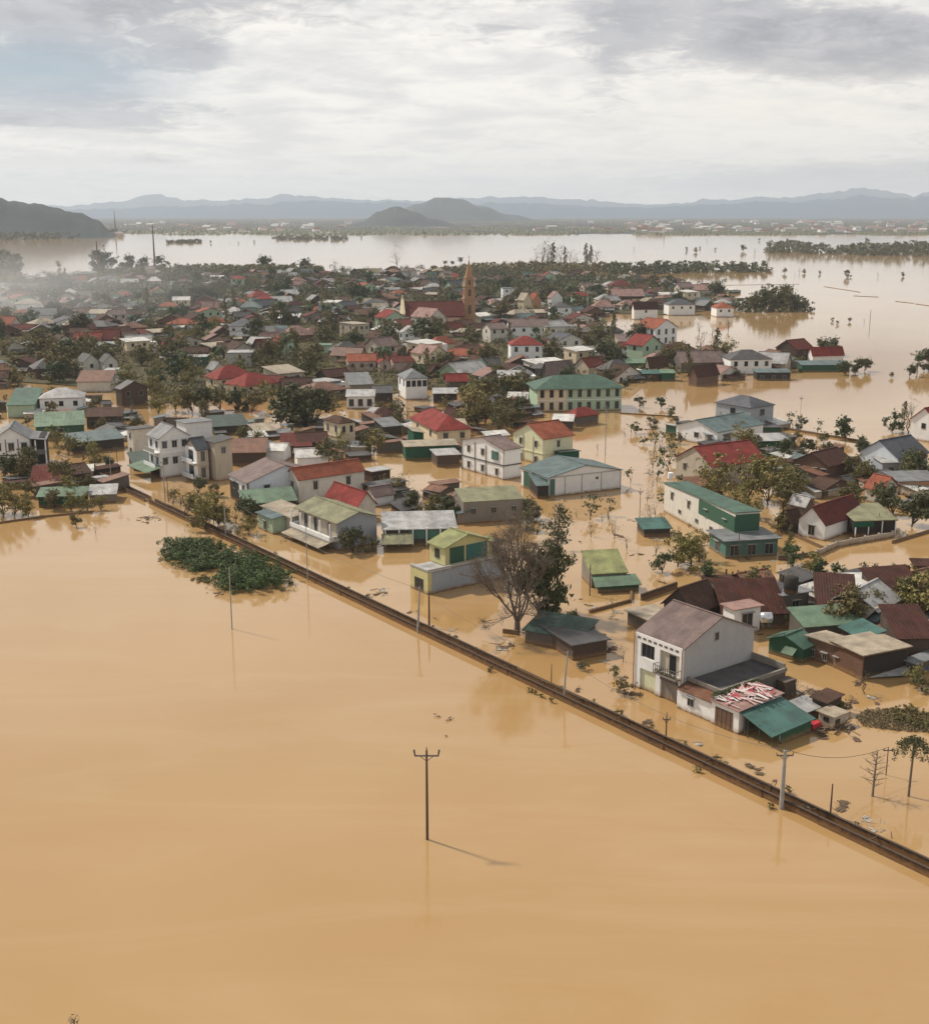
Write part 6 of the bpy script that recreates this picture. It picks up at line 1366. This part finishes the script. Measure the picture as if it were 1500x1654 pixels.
for (x, y, h, t) in ((262, 434, 22, 'round dark tree by the far thin mast'), (172, 440, 40, 'dark tree at foot of the tall mast at left'), (205, 440, 30, 'broad dark tree on the far bank right of the tall mast'), (230, 438, 24, 'dark far tree between masts'), (430, 436, 24, 'dark far tree beyond village left of centre'), (497, 438, 22, 'wide dark far tree above village'), (541, 440, 22, 'slim far tree beyond the village'),
                     (718, 438, 18, 'first of three far palms left of the steeple'), (731, 438, 18, 'second of three far palms left of the steeple'), (744, 438, 24, 'third and tallest far palm left of the steeple'), (640, 430, 36, 'lone pale bare tree in far water above village'), (18, 438, 32, 'dark far tree by the left edge')):
    T('palm' if 'palm' in t else ('sparse' if 'bare' in t or 'slim' in t else 'dark'), x, y, h, t)
for k, (x, y, h) in enumerate(((1023, 404, 9), (1123, 408, 11), (1108, 405, 8), (1141, 390, 8), (1225, 389, 6), (1200, 406, 14), (1218, 410, 12), (1155, 404, 5), (1366, 448, 16), (1417, 447, 10), (1457, 447, 10), (1323, 443, 8), (1290, 442, 12), (1298, 442, 10), (1267, 442, 12), (1283, 447, 6), (1068, 381, 6), (686, 380, 8), (620, 379, 5), (584, 385, 5), (819, 381, 4), (1475, 380, 7),
                     (1343, 519, 8), (1400, 392, 10), (1395, 520, 8), (1370, 520, 10), (1352, 524, 8), (1403, 606, 8), (1438, 610, 12), (340, 393, 6), (372, 394, 5), (386, 394, 4), (411, 392, 5), (140, 420, 6), (95, 432, 14), (1130, 402, 5))):
    DR.append((T('round' if k % 3 else 'sparse', x, y, h * .8, None, group='lone drowned trees in the far water'), 'lone drowned far tree', P(x, y)))
for (x, y, h, t) in ((1175, 535, 26, 'thin twiggy tree in the inlet beside the white wall'), (1150, 540, 22, 'second twiggy tree in the inlet'), (1128, 538, 20, 'third twiggy tree in the inlet left'), (1340, 575, 32, 'dark tree behind the bright red roof at the point end'), (1325, 572, 28, 'smaller dark tree behind the point end roof'), (1380, 603, 26, 'dark bush at the point tip'), (1395, 600, 22, 'last dark bush at the point tip'), (1365, 606, 24, 'green bush right of the long low green shed'), (1480, 605, 34, 'drowned palm like tree near right edge, left one'), (1498, 600, 38, 'drowned tree near right edge, right one'), (1468, 608, 22, 'low bush beside the drowned right edge trees'),
                     (1470, 672, 30, 'thin grey tree above the right edge house'), (1188, 612, 20, 'dark bush before the white shore house'), (1010, 628, 16, 'dark green bush left of the shore awnings'), (985, 618, 24, 'dark green trees behind the green hipped building right'), (1000, 616, 24, 'dark tree right behind the green hipped building')):
    T('palm' if 'palm' in t else ('sparse' if 'twiggy' in t or 'thin' in t else 'dark'), x, y, h, t)
# greenery between the village houses
r2 = random.Random(55); VT = []
kinds = ['dark', 'round', 'round', 'round', 'yellow', 'yellow', 'bush', 'sparse', 'sparse', 'sparse', 'tall', 'palm', 'deep']
cnt = 0; tries = 0; leafy.sort(key=lambda p: p.y); jobs = []
for p in leafy[:190]: jobs.append(p)
while len(jobs) < 330 and tries < 9000:
    tries += 1
    yy = 300 + 600 * r2.random() ** 1.25; xx = r2.uniform(-.40, .34) * yy; p = Vector((xx, yy, 0)); px, py = pix(p)
    if px < -20 or px > 1520 or not inside(px, py, VIL) or any(inside(px, py, q) for q in PONDS): continue
    if any((c - p).length < r_ + 1.5 for c, r_, _ in HOUSES) or any((q - p).length < 5.2 for q in spots): continue
    jobs.append(p)
for p in jobs:
    px, py = pix(p); k = r2.choice(['yellow', 'round', 'yellow', 'yellow', 'sparse', 'deep'] if px < 330 and py > 560 else kinds); sc = r2.uniform(.8, 1.3) * (1.0 + p.y / 2600)
    e = plant(k, 0, 0, None, scale=sc, world=p, rg=r2, group='trees between the village houses'); VT.append((e, k, p)); cnt += 1
big = MB(); r3 = random.Random(4)
for p in leafy[190:]:
    for j in range(7):
        c = p + Vector((r3.gauss(0, 4), r3.gauss(0, 4), r3.uniform(1, 6))); leaf_quads(big, c, 2.6, 42, .42, r3, .4, .8)
tag(big.build('far_grove', L_dark), 'dark tree masses between the farthest village roofs', 'trees', kind='stuff')
print('village trees', cnt)
def scrub(label, n, y0, y1, seed, mat, size, hh):
    r3 = random.Random(seed); mb = MB(); k = 0
    while k < n:
        yy = r3.uniform(y0, y1); xx = r3.uniform(-.42, .34) * yy; p = Vector((xx, yy, 0)); px, py = pix(p)
        if not inside(px, py, VIL) or any(inside(px, py, q) for q in PONDS) or px < -30: continue
        k += 1
        if noise.noise(p * .03) < -.15: continue
        if any((c - p).length < r_ * .9 for c, r_, _ in HOUSES): continue
        p.z = r3.uniform(.3, hh); leaf_quads(mb, p, size * 4, 20, size, r3, .6, .6)
    o = mb.build('undergrowth', mat); tag(o, label, 'undergrowth', kind='stuff')
scrub('low green undergrowth filling the gaps between nearer village houses', 4200, 290, 560, 5, L_mid, .27, 2.6)
scrub('low dark undergrowth filling the gaps in the far village', 3200, 560, 1020, 6, L_dark, .55, 3.6)
scrub('yellowish scrub between the village gardens', 1800, 290, 600, 7, L_yel, .22, 1.8)

# ------------------------------------------------------------------ small sheds, shrubs and planks that crowd the yards
YARDS = [([(235, 690), (330, 660), (430, 690), (560, 690), (760, 655), (860, 690), (740, 745), (600, 735), (560, 760), (420, 740), (330, 700)], 58), ([(600, 770), (660, 800), (740, 800), (740, 850), (610, 820)], 12), ([(0, 640), (120, 640), (240, 690), (210, 740), (110, 690), (0, 690)], 22),
         ([(0, 760), (180, 770), (170, 812), (0, 830)], 10), ([(1230, 730), (1500, 760), (1500, 850), (1440, 820), (1380, 790), (1250, 830)], 34), ([(1140, 960), (1500, 950), (1500, 1060), (1300, 1010), (1230, 1010)], 40), ([(1100, 690), (1250, 690), (1290, 730), (1120, 730)], 9), ([(770, 620), (880, 610), (870, 680), (780, 690)], 22), ([(1130, 570), (1280, 585), (1280, 600), (1130, 612)], 8)]
SH = []; r6 = random.Random(66)
for k in range(16):
    a, b, h = r6.uniform(2, 5.6), r6.uniform(1.8, 4.0), r6.uniform(.8, 2.2); kd = r6.choice('23RF0'); rh = r6.uniform(.2, .8)
    q = MB(); wall_mesh(q, kd, a, b, h, rh); wm = q.mesh('wall', W_(r6.choice(('darkbrick', 'dark', 'darkcon', 'concrete', 'brick', 'beige', 'green')))); q = MB(); slope_slabs(q, kd, a, b, h, rh, .3, .08); SH.append((wm, q.mesh('roof', R_(r6.choice(('rust', 'dgrey', 'lgrey', 'tan', 'maroon', 'blueg', 'grey', 'white')), 'X')), h))
PLK = []
for k in range(8):
    q = MB()
    for j in range(r6.choice((4, 7, 10))):
        a_ = r6.uniform(0, 3.14); c = Vector((r6.gauss(0, .8), r6.gauss(0, .8), r6.uniform(0, .15))); l = r6.uniform(.3, 1.0); d = Vector((math.cos(a_), math.sin(a_), r6.uniform(-.05, .2))) * l
        q.tube([c - d, c + d], r6.uniform(.02, .05), 4)
        if j % 3 == 0: sd_ = Vector((-d.y, d.x, 0)) * .5; q.slab([c - d * .6 - sd_, c + d * .6 - sd_, c + d * .6 + sd_, c - d * .6 + sd_], .03)
    PLK.append(q.mesh('floating_planks', M_wood if k % 2 else plain('faded_board', (.38, .34, .29), .8, .5)))
CLT = []; plk = []
for poly, n in YARDS:
    xs = [q[0] for q in poly]; ys = [q[1] for q in poly]; got = 0; tr_ = 0
    while got < n and tr_ < n * 60:
        tr_ += 1; x, y = r6.uniform(min(xs), max(xs)), r6.uniform(min(ys), max(ys))
        if not inside(x, y, poly) or any(inside(x, y, q) for q in PONDS): continue
        p = P(x, y)
        if any((c - p).length < r_ * .85 + .9 for c, r_, _ in HOUSES) : continue
        wm, rm, h = r6.choice(SH); e = thing('hut', None, 'hut', (p.x, p.y, 0), R(r6.choice((37, 37, 127, 10, 20))) + r6.uniform(-.1, .1), 'small sheds crowding the yards'); e.rotation_euler[0] = r6.uniform(-.05, .05); e.rotation_euler[1] = r6.uniform(-.07, .07); put('wall', wm, e); put('roof', rm, e)  # small yard shed, named and filed as hut
        CLT.append((e, 'small ' + rm.materials[0].name.split('_')[1].replace('dgrey', 'charcoal').replace('lgrey', 'pale grey').replace('blueg', 'grey green') + ' roofed shed', p)); HOUSES.append((p, 2.0, None)); got += 1
    for j in range(int(n * 1.6)):
        x, y = r6.uniform(min(xs), max(xs)), r6.uniform(min(ys), max(ys)); p = P(x, y)
        if not inside(x, y, poly) or any((c - p).length < r_ * .8 for c, r_, _ in HOUSES): continue
        k = r6.choice(('bush', 'yellow', 'sparse', 'round', 'bush')); CLT.append((plant(k, 0, 0, scale=r6.uniform(.45, .95), world=p, rg=r6, group='yard shrubs'), 'yard ' + {'bush': 'shrub', 'yellow': 'yellowish bush', 'sparse': 'twiggy bush', 'round': 'olive bush'}[k], p))
    for j in range(int(n * .7)):
        x, y = r6.uniform(min(xs), max(xs)), r6.uniform(min(ys), max(ys)); plk.append((x, y))
for k in range(26): plk.append((r6.uniform(870, 1100), r6.uniform(690, 900)))
for k in range(12): plk.append((r6.uniform(980, 1330), r6.uniform(900, 950)))
for k in range(16):
    s_ = r6.random(); x = 560 + 900 * s_; plk.append((x, 960 + (x - 560) * .4735 - r6.uniform(16, 34)))
for k in range(16): plk.append((r6.uniform(1270, 1420), r6.uniform(1115, 1195)))
for k in range(14): plk.append((r6.uniform(930, 1030), r6.uniform(960, 1120)))
for k in range(12):
    x, y = r6.choice(((r6.uniform(930, 1025), r6.uniform(970, 1120)), (r6.uniform(1280, 1400), r6.uniform(1120, 1150)))); p = P(x, y); kk = r6.choice(('sparse', 'bush'))
    CLT.append((plant(kk, 0, 0, scale=r6.uniform(.3, .55), world=p, rg=r6, group='yard shrubs'), 'yard twiggy bush' if kk == 'sparse' else 'yard shrub', p))
for k in range(26):                        # weeds caught along both sides of the canal
    s_ = r6.random(); x = 300 + 1180 * s_; y = 838 + (x - 300) * .4735 + r6.choice((-9, 11)) * (1 + s_); p = P(x, y)
    CLT.append((plant('bush', 0, 0, scale=r6.uniform(.12, .3), world=p, rg=r6, group='weed tufts along the canal'), 'weed tuft', p))
for (x, y) in plk:
    p = P(x, y)
    if any((c - p).length < r_ * .9 for c, r_, _ in HOUSES): continue
    o = put('floating_planks', r6.choice(PLK)); o.location = (p.x, p.y, .01); o.rotation_euler = (0, 0, r6.uniform(0, 6)); o.scale = [r6.uniform(.35, .9)] * 3; tag(o, None, 'debris', 'floating planks among the yards'); CLT.append((o, 'floating planks', p))

# ------------------------------------------------------------------ the far plain: woods and specks of towns
def far_plain():
    r3 = random.Random(88); mb = MB(); n = 0
    for k in range(2600):
        px = r3.uniform(-60, 1560); py = 379 - 26 * r3.random() ** 1.6
        if noise.noise(Vector((px * .012, py * .25, 0))) < -.05 or (px < 200 and py > 372): continue
        p = P(px, py); s = 4 + p.y * .0010
        for j in range(10):
            c = p + Vector((r3.gauss(0, s * 3.5), r3.gauss(0, s * 3), 0)); h = s * r3.uniform(.3, .8)
            q = [c + Vector((math.cos(a) * s * r3.uniform(.7, 1.3), math.sin(a) * s * r3.uniform(.7, 1.3), 0)) for a in (0, 1.57, 3.14, 4.71)]
            top = c + Vector((r3.gauss(0, s * .3), 0, h))
            for a_, b_ in zip(q, q[1:] + q[:1]): mb.face([a_, b_, top])
    o = mb.build('far_wood', L_dark); tag(o, 'scattered dark woods across the far plain below the mountains', 'wood', kind='stuff')
far_plain()
r3 = random.Random(91)
def specks(label, spots_, seed):
    r3 = random.Random(seed); big = MB(); mats = [W_('white'), W_('offwhite'), W_('beige'), R_('lgrey', 'X'), R_('pinkish', 'X'), R_('white', 'X'), R_('rust', 'X')]
    for p, s in spots_:
        a, b, h = r3.uniform(14, 34) * s, r3.uniform(12, 20) * s, r3.uniform(4, 8) * s; an = r3.uniform(-.4, .7); c_, s_ = math.cos(an), math.sin(an)
        for fn, mi_ in ((lambda q: wall_mesh(q, 'R', a, b, h, 4 * s), r3.randrange(3)), (lambda q: slope_slabs(q, 'R', a, b, h, 4 * s, 1, .4), 3 + r3.randrange(4))):
            q = MB(); fn(q); i0 = len(big.v); big.v += [(p.x + x * c_ - y * s_, p.y + x * s_ + y * c_, z + 2.2) for x, y, z in q.v]; big.f += [tuple(i0 + t for t in f) for f in q.f]; big.m += [mi_] * len(q.f)
    o = big.build('distant_houses', mats); tag(o, label, 'houses', kind='stuff')
sp1 = []
for k in range(170):
    px = r3.choice((r3.uniform(1010, 1560), r3.uniform(1010, 1500), r3.uniform(860, 1500), r3.uniform(200, 560))); py = 377.5 - 18 * r3.random()
    if px < 240: py = 366
    p = P(px, py); sp1.append((p, (1 + (p.y - 3000) / 9000) * r3.uniform(.5, 1.1)))
specks('tiny pale specks of houses scattered over the far plain', sp1, 4)
specks('tiny pale houses along the foot of the left hill', [(P(r3.uniform(2, 190), 384 - r3.uniform(1, 9)), .6) for k in range(30)], 5)
strip('wooded shore strip at the foot of the left hill', [(-40, 388), (60, 388), (150, 384), (200, 379), (195, 376), (100, 379), (-40, 380)], L_dark, 420, 2.4, 12, 12)

# ------------------------------------------------------------------ labels for the dense village: what stands beside each house and tree
def autolabel(items, ndesc):
    refs = [(c, r_) for c, _, r_ in HOUSES if r_]; out = {}
    for e, desc, p in items:
        px, py = pix(p); best = min(refs, key=lambda q: (Vector(pix(q[0])) - Vector((px, py)) * 1.0).length)
        qx, qy = pix(best[0]); dx, dy = px - qx, (py - qy) * 1.6
        dr = ('right of' if dx > 0 else 'left of') if abs(dx) > abs(dy) else ('below' if dy > 0 else 'above')
        out.setdefault((desc, dr, best[1]), []).append((math.hypot(dx, dy), e))
    ords = ['', 'second ', 'third ', 'fourth ', 'fifth ', 'sixth ', 'seventh ', 'eighth ', 'ninth ', 'tenth ', 'eleventh ', 'twelfth ']
    for (desc, dr, ref), l in out.items():
        l.sort(key=lambda q: q[0])
        for k, (_, e) in enumerate(l):
            s = ('nearest ' if k == 0 and len(l) > 1 else ords[min(k, 11)]) + desc + ' ' + dr + ' ' + ref; e['label'] = ' '.join(s.split()[:16])
autolabel(FARH, 0)
KD = dict(dark='dense dark tree', round='round green tree', deep='deep green tree', yellow='yellowish tree', bush='low shrub', sparse='thin dry tree', tall='slender tall tree', palm='palm')
autolabel([(e, KD[k], p) for e, k, p in VT], 0)
autolabel(DR, 0)
autolabel(CLT, 0)

# ------------------------------------------------------------------ smoke and haze
def vol(name, label, boxes, dens, col, noisy=None, cat=None):
    m = bpy.data.materials.new(name); m.use_nodes = True; t = m.node_tree; t.nodes.clear(); out = t.nodes.new('ShaderNodeOutputMaterial'); v = t.nodes.new('ShaderNodeVolumePrincipled')
    v.inputs['Color'].default_value = (*col, 1); v.inputs['Density'].default_value = dens; v.inputs['Anisotropy'].default_value = .2
    t.links.new(v.outputs[0], out.inputs['Volume']); q = MB(); q.box(*boxes); o = q.build(name, m); tag(o, label, cat, kind='stuff'); return o, m, t, v
vol('haze', 'pale air haze over water and village', (-20500, 20500, -290, 20500, -1, 520), .00008, (.78, .86, .96), cat='haze')
def smoke():
    m = bpy.data.materials.new('smoke'); m.use_nodes = True; t = m.node_tree; t.nodes.clear(); out = t.nodes.new('ShaderNodeOutputMaterial'); v = t.nodes.new('ShaderNodeVolumePrincipled')
    v.inputs['Color'].default_value = (.86, .88, .9, 1); t.links.new(v.outputs[0], out.inputs['Volume'])
    o_ = objc(t); ln = t.nodes.new('ShaderNodeVectorMath'); ln.operation = 'LENGTH'; t.links.new(o_, ln.inputs[0])
    fall = rng(t, ln.outputs['Value'], 1.0, .15, 0, 1); nz = rng(t, noi(t, 1.7, 4, .6, o_, (1, 1, .5)), .38, .66, .1, 1.6)
    t.links.new(t_mul(t, t_mul(t, t_mul(t, fall, fall), nz), .0072), v.inputs['Density'])
    import bmesh
    bm = bmesh.new(); bmesh.ops.create_icosphere(bm, subdivisions=3, radius=1)
    me = bpy.data.meshes.new('smoke'); bm.to_mesh(me); bm.free(); me.materials.append(m); p = P(-20, 520); o = put('smoke', me, None, (p.x, p.y, 16)); o.scale = (150, 170, 24); tag(o, 'pale smoke drifting over the left part of the village', 'smoke', kind='stuff')
smoke()
